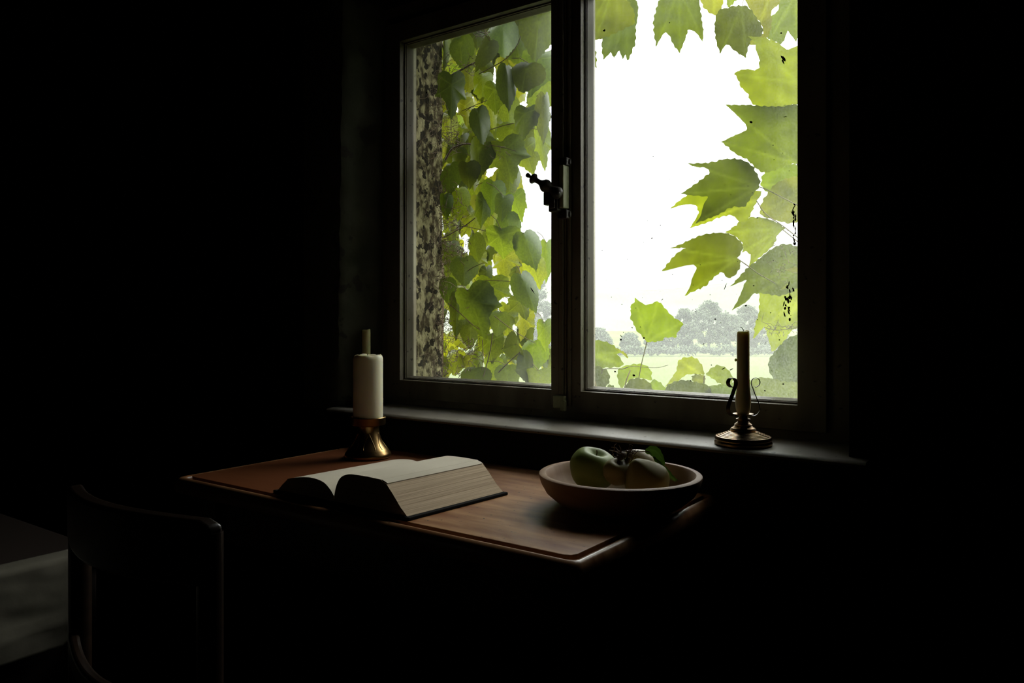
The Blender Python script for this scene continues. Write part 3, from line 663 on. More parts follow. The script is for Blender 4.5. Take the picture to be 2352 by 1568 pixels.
def tree(u, base_D, wpx, top_v, label, seed, trunk=True, group='misty trees across the field'):
    R_ = random.Random(seed); k = base_D/FPX; b = Vector((0, 0, CH))+rdir(u, HV)*base_D; b.z = GZ
    H = (HV-top_v)*k+CH-GZ; W = wpx*k/2
    t = thing('tree', label, 'tree', b, group)
    q = MB(); n, m = 18, 12
    for bi in range(85):
        f = R_.random(); hz = .12+.86*f; env = math.sin(math.pi*min(1, max(0, (hz-.02)/.98))**.8)**.6
        ang = R_.uniform(0, 6.28); rad = W*env*(1+.12*math.sin(ang*2+seed)+.12*math.sin(hz*9+seed))*R_.random()**.4
        r = W*R_.uniform(.10, .24)+.15
        c = b+Vector((math.cos(ang)*rad, math.sin(ang)*rad, H*hz)); c.z = min(c.z, b.z+H-r)
        leaf_tuft(q, c, r, 120, R_)
    q.build('crown', M['tree'], t)
    MB().tube([b, b+Vector((0, 0, H*.5))], [H*.03, H*.02], 8).build('trunk', M['trunk'], t)
for i, (u, D, wp, tv, lb) in enumerate((
    (1628, 126, 82, 688, 'tallest misty tree across the field, straight beyond the middle of the right pane'),
    (1572, 118, 54, 708, 'rounded misty tree just left of the tallest one across the field'),
    (1535, 112, 44, 730, 'low misty tree between the lone leaf and the rounded tree'),
    (1718, 116, 70, 700, 'broad misty tree seen beyond the thin candle on the sill'),
    (1772, 112, 70, 712, 'misty tree at the right end of the far tree line behind vine leaves'),
    (1676, 139, 54, 722, 'small misty tree between the tallest tree and the sill candle'),
    (1505, 116, 44, 752, 'low bushy tree directly behind the lone upright leaf'),
    (1448, 110, 44, 764, 'low misty bush left of the lone leaf across the field'),
    (1375, 108, 56, 752, 'misty bushy tree at the left edge of the right pane'),
    (1235, 108, 90, 628, 'large grey misty tree seen at the right edge of the left pane'),
    (1318, 116, 60, 735, 'misty tree mostly hidden behind the middle window post'))):
    tree(u, D, wp, tv, lb, 40+i)
hg = MB()
def ridge(u0, u1, D, h0):
    n = int((u1-u0)/4)
    for i in range(n+1):
        u = u0+(u1-u0)*i/n+random.uniform(-2, 2); c = Vector((0, 0, CH))+rdir(u, HV)*(D+random.uniform(-.6, .6)); r = h0*random.uniform(.35, .6)
        c.z = GZ+r+random.uniform(0, .45)*h0*(1+.6*noise.noise(Vector((u*.03, 0, 0))))
        leaf_tuft(hg, c, r, 70, random)
ridge(1340, 1850, 102.5, 1.1)
tag(hg.build('hedge', M['tree'], None), 'low misty hedge running along the far edge of the field', 'hedge')
# morning mist over the meadow: a real volume
mv = bpy.data.materials.new('meadow_mist'); mv.use_nodes = True; t_ = mv.node_tree
for n_ in list(t_.nodes): t_.nodes.remove(n_)
ou = t_.nodes.new('ShaderNodeOutputMaterial'); vs = t_.nodes.new('ShaderNodeVolumeScatter'); vs.inputs['Color'].default_value = (1, 1, 1, 1); vs.inputs['Density'].default_value = .0015; vs.inputs['Anisotropy'].default_value = .0
t_.links.new(vs.outputs[0], ou.inputs['Volume'])
def mist_bank(D0, D1, label):
    q = MB()
    for z in (GZ+.05, GZ+20):
        for D, w_ in ((D0, -1), (D0, 1), (D1, 1), (D1, -1)): p = Fv*D+Rv*(w_*D*.9); q.V.append(Vector((p.x, p.y, z)))
    q.F = [(0, 3, 2, 1), (4, 5, 6, 7), (0, 1, 5, 4), (1, 2, 6, 5), (2, 3, 7, 6), (3, 0, 4, 7)]
    tag(q.build('mist', mv, None), label, 'mist', kind='stuff')
mist_bank(24, 99, 'thin white mist lying over the meadow before the trees')

# ------------------------------------------------------------ vine leaves
def resample(P, n):
    P = [Vector(p).to_2d() for p in P]; m = len(P); L = [(P[(i+1) % m]-P[i]).length for i in range(m)]; T = sum(L); out = []; tips = []
    d = 0; i = 0; acc = 0
    for k in range(n):
        s = T*k/n
        while acc+L[i] < s: acc += L[i]; i += 1
        t = (s-acc)/L[i]; out.append(P[i].lerp(P[(i+1) % m], t))
    return out
def smooth_poly(P):
    # round shallow corners, keep sharp tips
    P = [Vector(p) for p in P]; m = len(P); out = []
    for i in range(m):
        a, b, c = P[i-1], P[i], P[(i+1) % m]
        u = (a-b); v = (c-b)
        if u.length < 1e-6 or v.length < 1e-6: continue
        ang = u.angle(v)
        if ang < math.radians(75): out.append(b)
        else: out += [b+u*.25, b+v*.25]
    return out
def leaf_px(name, parent, px, base, Y, m, tilt=0, tilt2=0, bulge=.012, seed=0, petiole=None):
    """leaf whose outline is measured off the photo; it hangs at depth Y, tilted and cupped in space"""
    P = smooth_poly([Vector(p) for p in px]); per = sum((Vector(P[k])-Vector(P[k-1])).length for k in range(len(P)))
    N = max(40, int(per/4.2)); O = resample(P, N); R_ = random.Random(seed+int(base[0]))
    cen = sum((Vector(p) for p in O), Vector((0, 0)))/N; B = Vector(base)
    rm = max((o-B).length for o in O); rad = [(o-B).length for o in O]; cu, cv_ = cen; w_ = max(4, N//14)
    tips = [O[i] for i in range(N) if rad[i] >= max(rad[(i+d) % N] for d in range(-w_, w_+1)) and rad[i] > .4*rm]
    O = [q+(q-cen).normalized()*(1.5*math.sin(i*1.55+R_.random()) + R_.uniform(-.8, .8)) for i, q in enumerate(O)]
    x0, x1 = min(q.x for q in O), max(q.x for q in O); y0, y1 = min(q.y for q in O), max(q.y for q in O); st_ = 5.0
    pts = list(O)
    for a_ in range(int((x1-x0)/st_)+1):
        for b_ in range(int((y1-y0)/st_)+1): pts.append(Vector((x0+st_*(a_+.5*(b_ % 2))+R_.uniform(-1, 1), y0+st_*b_+R_.uniform(-1, 1))))
    vs_, _, fs_, *_r = delaunay_2d_cdt(pts, [], [list(range(N))], 1, 1e-4)
    ph = R_.uniform(0, 6)
    def vein(p):
        best = 0
        for t_ in tips:
            ab = t_-B; L2 = ab.length_squared
            if L2 < 1: continue
            u_ = max(0, min(1, (p-B).dot(ab)/L2)); dd = (p-(B+ab*u_)).length; best = max(best, 1-dd/(5.5-2.5*u_))
        return max(0, best)
    def pos(p):
        du = (p.x-cu)/100; dv = (p.y-cv_)/100; e = p-B; r = e.length/rm; ang = math.atan2(e.y, e.x)
        y = Y+tilt*du+tilt2*dv-bulge*(r*r)*(.6+.4*math.sin(3*ang+ph))+.004*noise.noise(Vector((p.x*.03, p.y*.03, seed)))
        return atY(p.x, p.y, y+.035)
    A = [vein(p) for p in vs_]; V = [pos(p)+Vector((0, -.0012*a_, 0)) for p, a_ in zip(vs_, A)]
    mb = MB().add(V, fs_); mb.A['vein'] = A
    o = mb.build('leaf', m, parent, smooth='all')
    if petiole:
        pts = [atY(base[0], base[1], Y+.033)]+[atY(u, v, y+.035) for u, v, y in petiole]
        st = MB().tube([Vector(p) for p in interp([tuple(p) for p in pts], 4)], .0013, 6); st.build('leaf_stalk', M['greenstem'], o, smooth=True)
    return o
z4 = lambda *L: [(1340+x/3.41, y/3.41) for x, y in L]
z5 = lambda *L: [(1340+x/3.015, 440+y/3.015) for x, y in L]
vr = thing('climbing_vine', 'large leaved vine hanging over the top and right side of the right pane', 'vine', atY(1850, 400, 2.1)-Vector((0, 0, 0)))
G, Dk, Ye = M['leaf'], M['leaf_dark'], M['leaf_yellow']
leaf_px('', vr, z4((60,-80),(270,-80),(400,60),(405,200),(360,200),(300,240),(180,290),(75,325),(60,230),(20,250),(10,100)), (1410, -30), 2.03, G, .02, .02)
leaf_px('', vr, z4((250,40),(190,150),(150,260),(140,390),(160,470),(195,430),(215,410),(240,458),(270,405),(285,400),(305,465),(330,430),(345,485),(385,400),(412,330),(412,210),(430,120),(430,0),(330,-50)), (1437, -10), 2.12, Dk, .02, -.02, seed=2)
leaf_px('', vr, z4((-30,330),(70,345),(100,400),(102,450),(104,540),(75,490),(20,560),(-30,480)), (1345, 95), 2.08, G, 0, 0)
leaf_px('', vr, z4((600,-20),(560,90),(542,200),(570,368),(600,310),(636,250),(670,270),(700,350),(757,418),(775,360),(800,310),(815,238),(835,232),(880,250),(938,335),(940,230),(920,90),(905,-20),(830,-110),(700,-110)), (1560, -26), 2.07, G, .03, -.03, seed=4, petiole=[(1570, -60, 2.1), (1600, -120, 2.12)])
leaf_px('', vr, z4((1060,80),(1030,140),(1024,240),(1045,350),(1072,425),(1100,370),(1130,338),(1160,380),(1200,410),(1275,455),(1290,370),(1320,300),(1400,285),(1408,230),(1380,170),(1350,130),(1310,60),(1240,40),(1180,45),(1120,60)), (1704, 14), 2.05, Dk, .03, .02, seed=5, petiole=[(1712, -10, 2.07), (1730, -40, 2.1)])
leaf_px('', vr, z4((900,-60),(930,50),(970,90),(1040,132),(1085,75),(1110,-60)), (1640, -20), 2.16, Ye, 0, 0, seed=6)
leaf_px('', vr, z4((1130,60),(1160,45),(1200,0),(1250,-60),(1110,-60)), (1690, -12), 2.15, G, 0, 0, seed=7)
leaf_px('', vr, z4((1250,-60),(1290,60),(1400,190),(1412,280),(1290,300),(1300,358),(1400,350),(1470,250),(1480,125),(1462,110),(1490,60),(1530,45),(1560,-60)), (1770, -15), 2.14, Ye, .02, 0, seed=8)
leaf_px('', vr, z4((1525,50),(1530,80),(1470,125),(1440,200),(1430,300),(1500,330),(1560,355),(1600,240),(1668,330),(1720,200),(1720,-60),(1560,-60)), (1830, -15), 2.20, G, .02, 0, seed=9)
leaf_px('', vr, z4((1290,285),(1345,330),(1350,400),(1382,460),(1370,558),(1270,535),(1175,568),(1210,620),(1240,700),(1285,725),(1310,812),(1400,850),(1560,830),(1760,800),(1760,340),(1690,350),(1590,395),(1550,350),(1450,300),(1350,285)), (1835, 190), 1.99, G, .03, .03, .02, seed=10)
leaf_px('', vr, z4((1112,820),(1190,890),(1288,990),(1270,1025),(1180,1060),(1078,1112),(1140,1160),(1200,1212),(1290,1250),(1340,1310),(1400,1352),(1480,1345),(1600,1290),(1760,1270),(1760,850),(1640,810),(1560,840),(1400,830),(1280,820)), (1830, 375), 1.98, G, .05, .02, .02, seed=11, petiole=[(1850, 420, 2.0)])
leaf_px('', vr, z4((1425,790),(1440,760),(1475,742),(1560,760),(1640,815),(1650,900),(1580,930),(1490,880),(1470,770)), (1822, 245), 2.06, Dk, .02, .02, seed=12)
H_ = [(1579,375),(1595,384),(1621,384),(1633,396),(1613,410),(1589,428),(1563,445),(1592,449),(1627,452),(1615,470),(1610,496),(1598,512),(1625,503),(1655,491),(1682,473),(1705,477),(1716,470),(1728,447),(1746,428),(1745,408),(1727,378),(1701,364),(1663,364),(1642,372),(1604,375)]
leaf_px('', vr, H_, (1744, 429), 1.96, Dk, -.03, .02, .018, seed=13, petiole=[(1765, 437, 1.97), (1800, 455, 2.0), (1850, 480, 2.05)])
leaf_px('', vr, z5((600,120),(640,80),(680,50),(800,-30),(1000,-50),(1240,0),(1190,90),(1130,213),(1085,220),(1040,160),(960,170),(860,215),(738,252),(800,150),(790,110),(760,85),(680,92)), (1737, 460), 2.04, Ye, .02, .02, seed=14, petiole=[(1760, 492, 2.05), (1800, 520, 2.06), (1850, 560, 2.1)])
leaf_px('', vr, z5((603,393),(660,370),(730,335),(830,295),(950,280),(1040,300),(1090,345),(1110,380),(1090,430),(1065,460),(1095,490),(1070,560),(1020,600),(985,592),(965,553),(930,570),(870,630),(830,665),(770,685),(698,727),(740,660),(750,600),(792,520),(760,503),(690,515),(600,540),(543,553),(590,490),(640,430),(712,388)), (1694, 594), 1.965, G, -.03, .03, .018, seed=15, petiole=[(1720, 612, 1.98), (1748, 632, 2.0), (1800, 660, 2.05)])
leaf_px('', vr, z5((985,282),(1060,230),(1100,190),(1200,170),(1320,200),(1400,250),(1340,300),(1330,350),(1290,400),(1180,490),(1140,540),(1165,440),(1130,408),(1100,422),(1110,370),(1060,310)), (1795, 525), 2.10, G, 0, .02, seed=16, petiole=[(1820, 545, 2.1), (1850, 570, 2.1)])
leaf_px('', vr, z5((1230,80),(1280,0),(1350,-80),(1540,-120),(1540,180),(1445,225),(1330,200),(1215,165)), (1840, 440), 2.12, Ye, .02, 0, seed=17)
leaf_px('', vr, z4((1385,1480),(1400,1360),(1480,1290),(1600,1280),(1760,1300),(1760,1568),(1560,1540)), (1845, 420), 2.18, G, .02, 0, seed=18)
leaf_px('', vr, z5((1018,656),(1070,600),(1130,530),(1200,480),(1290,400),(1400,350),(1530,400),(1540,620),(1400,730),(1215,700),(1170,708),(1140,760),(1028,822),(1070,750),(1100,680),(1130,608)), (1832, 620), 2.02, G, .04, 0, seed=19)
leaf_px('', vr, z5((1215,640),(1400,600),(1540,640),(1540,930),(1440,955),(1400,1030),(1308,1112),(1275,1000),(1255,930),(1178,1022),(1185,920),(1220,830)), (1842, 670), 2.09, Ye, .02, 0, seed=20)
leaf_px('', vr, z5((1480,985),(1400,1020),(1340,1090),(1290,1150),(1278,1200),(1300,1290),(1400,1320),(1530,1310),(1530,1000)), (1840, 830), 2.0, Dk, .03, 0, seed=21)
leaf_px('', vr, z5((1395,540),(1440,525),(1540,520),(1540,570),(1440,560)), (1850, 620), 1.99, Ye, 0, 0, .004, seed=22)
leaf_px('', vr, z5((1360,680),(1400,640),(1425,635),(1400,675)), (1812, 655), 1.99, Ye, 0, 0, .003, seed=23)
q = MB()
for pts in (((1765, 437), (1800, 458), (1840, 490)), ((1735, 300), (1770, 340), (1815, 400)), ((1700, 1)), ):
    pass
for P_, r in (([(1880, -60, 2.2), (1858, 200, 2.15), (1868, 420, 2.12), (1852, 640, 2.14), (1862, 900, 2.2)], .006), ([(1858, 100, 2.15), (1820, 120, 2.1), (1806, 128, 2.08)], .0012), ([(1330, -60, 2.25), (1500, -40, 2.2), (1700, -50, 2.2), (1880, -60, 2.2)], .005)):
    pts = [atY(*p) for p in P_]; q.tube([Vector(p) for p in interp([tuple(p) for p in pts], 6)], r, 7)
for k in range(60):
    p = atY(random.uniform(1770, 1835), 755+random.gauss(0, 6) if k % 2 else random.uniform(560, 640), 1.99); pts = [p]
    for j in range(3): pts.append(pts[-1]+Vector((random.gauss(0, .006), random.gauss(0, .003), random.gauss(0, .006))))
    q.tube(pts, .0006, 4)
q.tube([Vector(p) for p in interp([tuple(atY(*p)) for p in ((1755, 752, 1.985), (1790, 758, 1.985), (1850, 748, 1.985))], 4)], .0008, 5)
q.build('vine_stem', M['greenstem'], vr, smooth=True)

# shoots along the lower edge of the right pane
sh = thing('vine_shoots', 'low leafy shoots rising along the lower edge of the right pane', 'vine', atY(1600, 915, 2.12))
leaf_px('', sh, z5((60,1022),(150,1035),(210,1065),(275,1112),(232,1122),(282,1190),(270,1212),(150,1220),(30,1215),(20,1040)), (1362, 815), 2.08, G, .02, 0, seed=31)
leaf_px('', sh, z5((285,1110),(310,1140),(305,1155),(270,1120),(200,1075),(230,1085)), (1405, 800), 2.07, Ye, 0, 0, .004, seed=32)
leaf_px('', sh, z5((30,1190),(120,1215),(170,1235),(188,1300),(165,1345),(120,1390),(20,1400)), (1365, 850), 2.0, Dk, .02, 0, seed=33)
leaf_px('', sh, z5((300,1200),(370,1190),(425,1195),(475,1240),(472,1310),(420,1292),(345,1290),(290,1330),(262,1375),(232,1290),(238,1225)), (1455, 842), 2.05, G, .02, .02, seed=34)
leaf_px('', sh, z5((295,1330),(330,1292),(400,1290),(450,1310),(480,1360),(500,1420),(280,1420)), (1460, 905), 2.0, Dk, .02, 0, seed=35)
leaf_px('', sh, z5((460,1310),(500,1300),(550,1335),(580,1370),(620,1440),(460,1440)), (1510, 900), 2.03, G, 0, 0, seed=36)
leaf_px('', sh, z5((655,1170),(690,1150),(770,1140),(815,1190),(832,1230),(838,1268),(790,1262),(705,1265),(650,1320),(565,1352),(610,1290),(645,1240)), (1610, 860), 2.06, Ye, .02, .02, seed=37)
leaf_px('', sh, z5((748,1262),(838,1262),(850,1330),(760,1340)), (1600, 870), 2.05, Ye, 0, 0, .004, seed=38)
leaf_px('', sh, z5((845,1265),(880,1220),(930,1198),(980,1210),(1025,1260),(1045,1320),(990,1345),(940,1330),(890,1290)), (1625, 862), 2.08, G, .02, 0, seed=39)
leaf_px('', sh, z5((160,1345),(190,1330),(235,1370),(240,1420),(130,1420)), (1400, 905), 2.01, Dk, 0, 0, seed=40)
leaf_px('', sh, z5((560,1370),(600,1320),(700,1300),(790,1320),(880,1340),(900,1450),(540,1450)), (1570, 910), 2.01, Dk, .02, 0, seed=41)
leaf_px('', sh, z5((850,1350),(930,1335),(1020,1330),(1100,1290),(1180,1310),(1200,1460),(840,1460)), (1680, 910), 2.03, G, .02, 0, seed=42)
leaf_px('', sh, z5((1150,1310),(1230,1280),(1300,1295),(1400,1280),(1530,1290),(1530,1470),(1150,1460)), (1800, 915), 2.05, Dk, .02, 0, seed=43)
for P_ in ([(1430, 925, 2.05), (1437, 880, 2.04), (1448, 850, 2.05)], [(1600, 925, 2.06), (1615, 890, 2.06), (1618, 862, 2.06)], [(1380, 930, 2.0), (1368, 880, 2.03), (1362, 820, 2.07)]):
    MB().tube([Vector(p) for p in interp([tuple(atY(*p)) for p in P_], 4)], .0018, 6).build('shoot_stem', M['greenstem'], sh, smooth=True)
q = MB(); q.tube([Vector(p) for p in interp([tuple(atY(*p)) for p in ((1382, 858, 1.96), (1386, 848, 1.96), (1410, 846, 1.96), (1430, 847, 1.96), (1450, 841, 1.96), (1480, 843, 1.96), (1510, 844, 1.96), (1535, 838, 1.97))], 4)], [.0012]*15+[.0007]*14, 5)
tag(q.build('dead_twig', M['twig'], None, smooth=True), 'thin dead twig lying across the lower left corner of the right pane', 'twig')
ll = thing('upright_leaf_shoot', 'single bright green leaf standing upright on its stalk low in the right pane', 'leaf', atY(1462, 900, 2.0))
leaf_px('', ll, z5((358,735),(395,765),(440,790),(480,770),(525,757),(560,800),(600,850),(640,880),(692,905),(680,945),(655,960),(640,1017),(600,1004),(560,1015),(540,1035),(490,1040),(440,1042),(415,1010),(365,960),(350,920),(322,870),(330,820),(319,795),(345,780)), (1486, 785), 2.0, G, .05, .02, .02, seed=50, petiole=[(1481, 805, 2.0), (1473, 838, 2.0), (1462, 900, 2.01), (1458, 930, 2.02)])

# ---------------- left vine: many hanging leaves
TEMPL = [
    [(0,0),(.14,.13),(.32,.14),(.46,.02),(.5,-.2),(.46,-.42),(.5,-.66),(.36,-.66),(.26,-.78),(.12,-.92),(.02,-1.08),(-.08,-.9),(-.24,-.78),(-.34,-.62),(-.5,-.62),(-.45,-.4),(-.5,-.18),(-.44,.04),(-.3,.15),(-.13,.12)],
    [(0,0),(.15,.1),(.35,.08),(.5,-.1),(.52,-.35),(.42,-.6),(.28,-.8),(.12,-.93),(0,-1.1),(-.1,-.92),(-.3,-.78),(-.44,-.55),(-.5,-.3),(-.46,-.05),(-.3,.1),(-.12,.1)],
    [(0,0),(.18,.16),(.4,.12),(.5,-.05),(.44,-.3),(.55,-.55),(.36,-.52),(.22,-.62),(.2,-.85),(0,-1.08),(-.16,-.84),(-.2,-.6),(-.38,-.5),(-.56,-.5),(-.42,-.28),(-.48,-.02),(-.36,.14),(-.14,.14)],
    [(0,0),(.2,.08),(.42,-.02),(.5,-.28),(.46,-.55),(.3,-.72),(.14,-.95),(.0,-1.05),(-.18,-.85),(-.36,-.66),(-.5,-.4),(-.44,-.1),(-.24,.08)],
]
TM = []
for ti, T_ in enumerate(TEMPL):
    for mi, m in enumerate((G, Dk, Ye)):
        P = smooth_poly([Vector(p) for p in T_]); N = 56; O = resample(P, N); B = Vector((0, -.22)); K = 5
        rad = [(o-B).length for o in O]; rm = max(rad); tips = [i for i in range(N) if rad[i] >= max(rad[(i+d) % N] for d in range(-4, 5)) and rad[i] > .5*rm]
        V = [(B.x, 0, B.y)]; A = [1.0]
        for k in range(1, K+1):
            for i in range(N):
                r = k/K; q = B+(O[i]-B)*r*(1+(.032*math.sin(i*2.4+ti) if k == K else 0)); ang = math.atan2((O[i]-B).y, (O[i]-B).x)
                V.append((q.x, .16*r*r*(.5+.5*math.sin(2*ang+ti))+.10*abs(q.x), q.y)); A.append(1.0 if i in tips else 0.0)
        F = [(0, 1+i, 1+(i+1) % N) for i in range(N)]
        for k in range(K-1):
            for i in range(N): F.append((1+k*N+i, 1+(k+1)*N+i, 1+(k+1)*N+(i+1) % N, 1+k*N+(i+1) % N))
        me = bpy.data.meshes.new('leaf'); me.from_pydata(V, [], F); me.update(); me.materials.append(m)
        at = me.attributes.new('vein', 'FLOAT', 'POINT'); at.data.foreach_set('value', A); me.polygons.foreach_set('use_smooth', [True]*len(me.polygons))
        TM.append(me)
vl = thing('climbing_vine', 'dense tangled vine hanging outside the left pane', 'vine', atY(1100, 890, 2.3))
stems = MB()
R2 = random.Random(11)
def hang(u, v, wpx, hpx, Y, mi, rot=0, yaw=None, ti=None, parent=None):
    """u,v: centre of the leaf; width and length in px; hangs from its stalk"""
    d = Y/rdir(u, v).y; k = d/FPX
    yaw = R2.uniform(-.5, .5)+.45 if yaw is None else yaw
    s = hpx*k/1.12; sx = wpx*k/1.04/max(.45, math.cos(yaw-YAW))
    Mx = Matrix.Rotation(yaw, 4, 'Z') @ Matrix.Rotation(rot, 4, 'Y') @ Matrix.Rotation(R2.uniform(-.3, .3), 4, 'X') @ Matrix.Diagonal((sx, s, s, 1))
    c = atY(u, v, Y); off = Mx.to_3x3() @ Vector((0, 0, -.48)); p = c-off
    o = bpy.data.objects.new('leaf', TM[(ti if ti is not None else R2.randrange(4))*3+mi]); C.objects.link(o); o.parent = vl
    o.matrix_parent_inverse = Matrix(); o.matrix_basis = Matrix.Translation(p-WO[vl.name]) @ Mx
    if R2.random() < .7:
        e = p+Vector((-R2.uniform(.02, .09), R2.uniform(-.02, .05), R2.uniform(-.03, .05)))
        mid = (p+e)/2+Vector((0, 0, .008)); stems.tube([p, mid, e], .0011, 5)
    return o
# x0, x1, y0, y1, depth, kind (0 mid, 1 dark, 2 young), rotation
LV = [
 (1034,1082,84,150,2.06,0,0), (1092,1128,92,160,2.02,1,.5), (1125,1185,42,128,2.10,0,0), (1160,1215,60,150,2.16,0,-.2), (1198,1270,30,130,2.04,0,.1), (1190,1268,110,215,2.08,0,.2),
 (1010,1064,178,262,2.04,1,0), (1088,1126,164,232,2.10,0,0), (1147,1185,146,250,2.02,1,0), (1170,1238,145,206,2.05,1,.3), (1112,1160,192,256,2.07,0,0), (1060,1095,160,210,2.2,2,0),
 (1212,1262,190,262,2.12,0,.1), (1082,1123,243,326,2.02,1,-.1), (1110,1150,232,292,2.12,2,-.2), (1178,1228,246,314,2.02,1,.0), (1144,1202,286,346,2.10,0,.1), (1146,1190,225,290,2.16,0,0),
 (1125,1202,328,412,2.08,0,-.25), (1150,1192,380,448,2.11,0,.05), (1190,1235,326,398,2.13,0,-.25), (1228,1260,300,382,2.07,0,-.1), (1236,1264,225,320,2.04,0,-.05),
 (1054,1096,376,428,2.03,1,0), (1073,1126,322,406,2.05,1,0), (1010,1052,376,440,2.06,1,0), (1106,1154,420,488,2.06,0,.1), (1135,1171,448,504,2.02,1,0), (1168,1204,444,506,2.09,0,-.3),
 (1140,1161,396,442,2.2,2,.1), (1072,1100,362,408,2.2,2,0), (1092,1124,448,518,2.04,0,.1), (1119,1148,476,532,2.12,2,0), (1146,1195,492,554,2.07,0,-.3), (1118,1184,528,588,2.05,0,.1),
 (1075,1107,538,598,2.04,1,0), (1134,1182,582,636,2.12,2,-.1), (1038,1093,590,652,2.03,1,0), (1190,1242,534,614,2.06,0,-.3), (1208,1252,600,660,2.09,2,-.2), (1189,1236,630,712,2.02,0,-.35),
 (1092,1160,643,712,2.05,0,0), (1080,1116,582,624,2.2,2,0), (1176,1224,682,730,2.08,0,-.3), (1054,1132,668,770,2.02,1,-.3), (1146,1185,704,768,2.18,2,0), (1125,1166,716,768,2.06,0,.2),
 (1183,1216,716,776,2.1,2,0), (1148,1197,776,818,2.02,1,1.2), (1235,1266,742,802,2.04,0,0), (1174,1238,826,864,2.03,1,1.3), (1022,1064,806,858,2.2,2,0), (1091,1107,820,848,2.3,2,0),
 (1196,1248,784,850,2.1,0,0), (1030,1066,680,772,2.06,1,0), (1012,1050,262,330,2.2,2,0), (1020,1060,320,372,2.3,2,0), (1030,1072,440,500,2.08,0,0), (1010,1036,450,500,2.04,0,0),
 (1060,1100,490,545,2.25,2,0), (1010,1050,560,620,2.1,1,0), (1010,1045,640,700,2.08,1,0), (1060,1100,740,800,2.1,1,0), (1100,1150,770,830,2.08,0,0), (1140,1190,840,890,2.06,0,0), (1060,1120,845,890,2.05,1,0), (1210,1265,850,895,2.05,0,0), (1110,1150,830,890,2.1,0,0),
 (1012,1028,90,165,2.08,0,0), (1040,1070,82,110,2.2,2,0), (1080,1110,68,110,2.15,0,0), (1150,1190,-10,60,2.2,0,0), (1200,1262,-30,60,2.15,0,0), (1100,1150,20,70,2.2,0,0), (1050,1090,50,90,2.25,0,0), (1240,1270,560,640,2.3,0,0)]
for (x0, x1, y0, y1, Y, mi, rt) in LV: hang((x0+x1)/2, (y0+y1)/2, (x1-x0)*1.3, (y1-y0)*1.22, Y, mi, rt)
# leaves deeper in the tangle
nback = 0
for v in range(70, 880, 52):
    for u in (1022, 1062, 1104, 1146):
        lim = 1170 if v < 350 else (1125 if v < 500 else 1150)
        uu = u+R2.uniform(-14, 14)
        if uu > lim or R2.random() < .34: continue
        if nback >= 24: continue
        hang(uu, v+R2.uniform(-18, 18), R2.uniform(40, 62), R2.uniform(50, 75), R2.uniform(2.22, 2.5), R2.choice((0, 0, 2)), R2.uniform(-.4, .4)); nback += 1
fm = MB(); FS = []
def bound(v):
    P = ((-60, 1275), (240, 1262), (300, 1246), (330, 1225), (380, 1190), (430, 1188), (520, 1182), (580, 1215), (700, 1225), (740, 1195), (790, 1240), (830, 1275), (1000, 1275))
    for (a_, x_), (b_, y_) in zip(P, P[1:]):
        if a_ <= v <= b_: return x_+(y_-x_)*(v-a_)/(b_-a_)
    return 1200
fol = bpy.data.meshes.new('foliage'); FV = []; FF = []; FMi = []; FA = []
for k in range(270):
    v = R2.uniform(-60, 890); u = 1005+(bound(v)-1015)*R2.random()**1.25
    if v > 690 and 1010 < u < 1060 and R2.random() < .4: continue
    Y = R2.uniform(2.16, 2.48); d = Y/rdir(u, v).y; kk = d/FPX; hp = R2.uniform(32, 66); wp = hp*R2.uniform(.6, .95); yaw = R2.uniform(-.3, 1.1)
    mi = R2.choice((0, 0, 1, 2, 2)); me = TM[R2.randrange(4)*3+mi]
    Mx = Matrix.Translation(atY(u, v, Y)) @ Matrix.Rotation(yaw, 4, 'Z') @ Matrix.Rotation(R2.gauss(0, .35), 4, 'Y') @ Matrix.Rotation(R2.uniform(-.4, .4), 4, 'X') @ Matrix.Diagonal((wp*kk, hp*kk, hp*kk, 1)) @ Matrix.Translation((0, 0, .48))
    n0 = len(FV); FV += [Mx @ q_.co-WO[vl.name] for q_ in me.vertices]; FF += [tuple(i_+n0 for i_ in p_.vertices) for p_ in me.polygons]; FMi += [mi]*len(me.polygons); FA += [a_.value for a_ in me.attributes['vein'].data]
for k in range(110):      # unseen leaves added above the left pane to block high sky light
    x = R2.uniform(-2.0, -1.38); y = R2.uniform(2.12, 2.85); z = 2.36+.22*(y-2.1)+R2.gauss(0, .05); sz = R2.uniform(.09, .14)
    me = TM[R2.randrange(4)*3+R2.choice((0, 1))]
    Mx = Matrix.Translation((x, y, z)) @ Matrix.Rotation(R2.uniform(-1, 1), 4, 'Z') @ Matrix.Rotation(R2.uniform(-.9, -.2), 4, 'X') @ Matrix.Diagonal((sz, sz, sz, 1))
    n0 = len(FV); FV += [Mx @ q_.co-WO[vl.name] for q_ in me.vertices]; FF += [tuple(i_+n0 for i_ in p_.vertices) for p_ in me.polygons]; FMi += [1]*len(me.polygons); FA += [a_.value for a_ in me.attributes['vein'].data]
fol.from_pydata(FV, [], FF); fol.update()
for m_ in (G, Dk, Ye): fol.materials.append(m_)
fol.polygons.foreach_set('material_index', FMi); fol.polygons.foreach_set('use_smooth', [True]*len(FF))
fol.attributes.new('vein', 'FLOAT', 'POINT').data.foreach_set('value', FA)
fo_ = bpy.data.objects.new('foliage', fol); C.objects.link(fo_); fo_.parent = vl; fo_['kind'] = 'stuff'; fo_['label'] = 'deeper tangle of leaves behind the nearest ones, plus added unseen leaves overhead that block light'
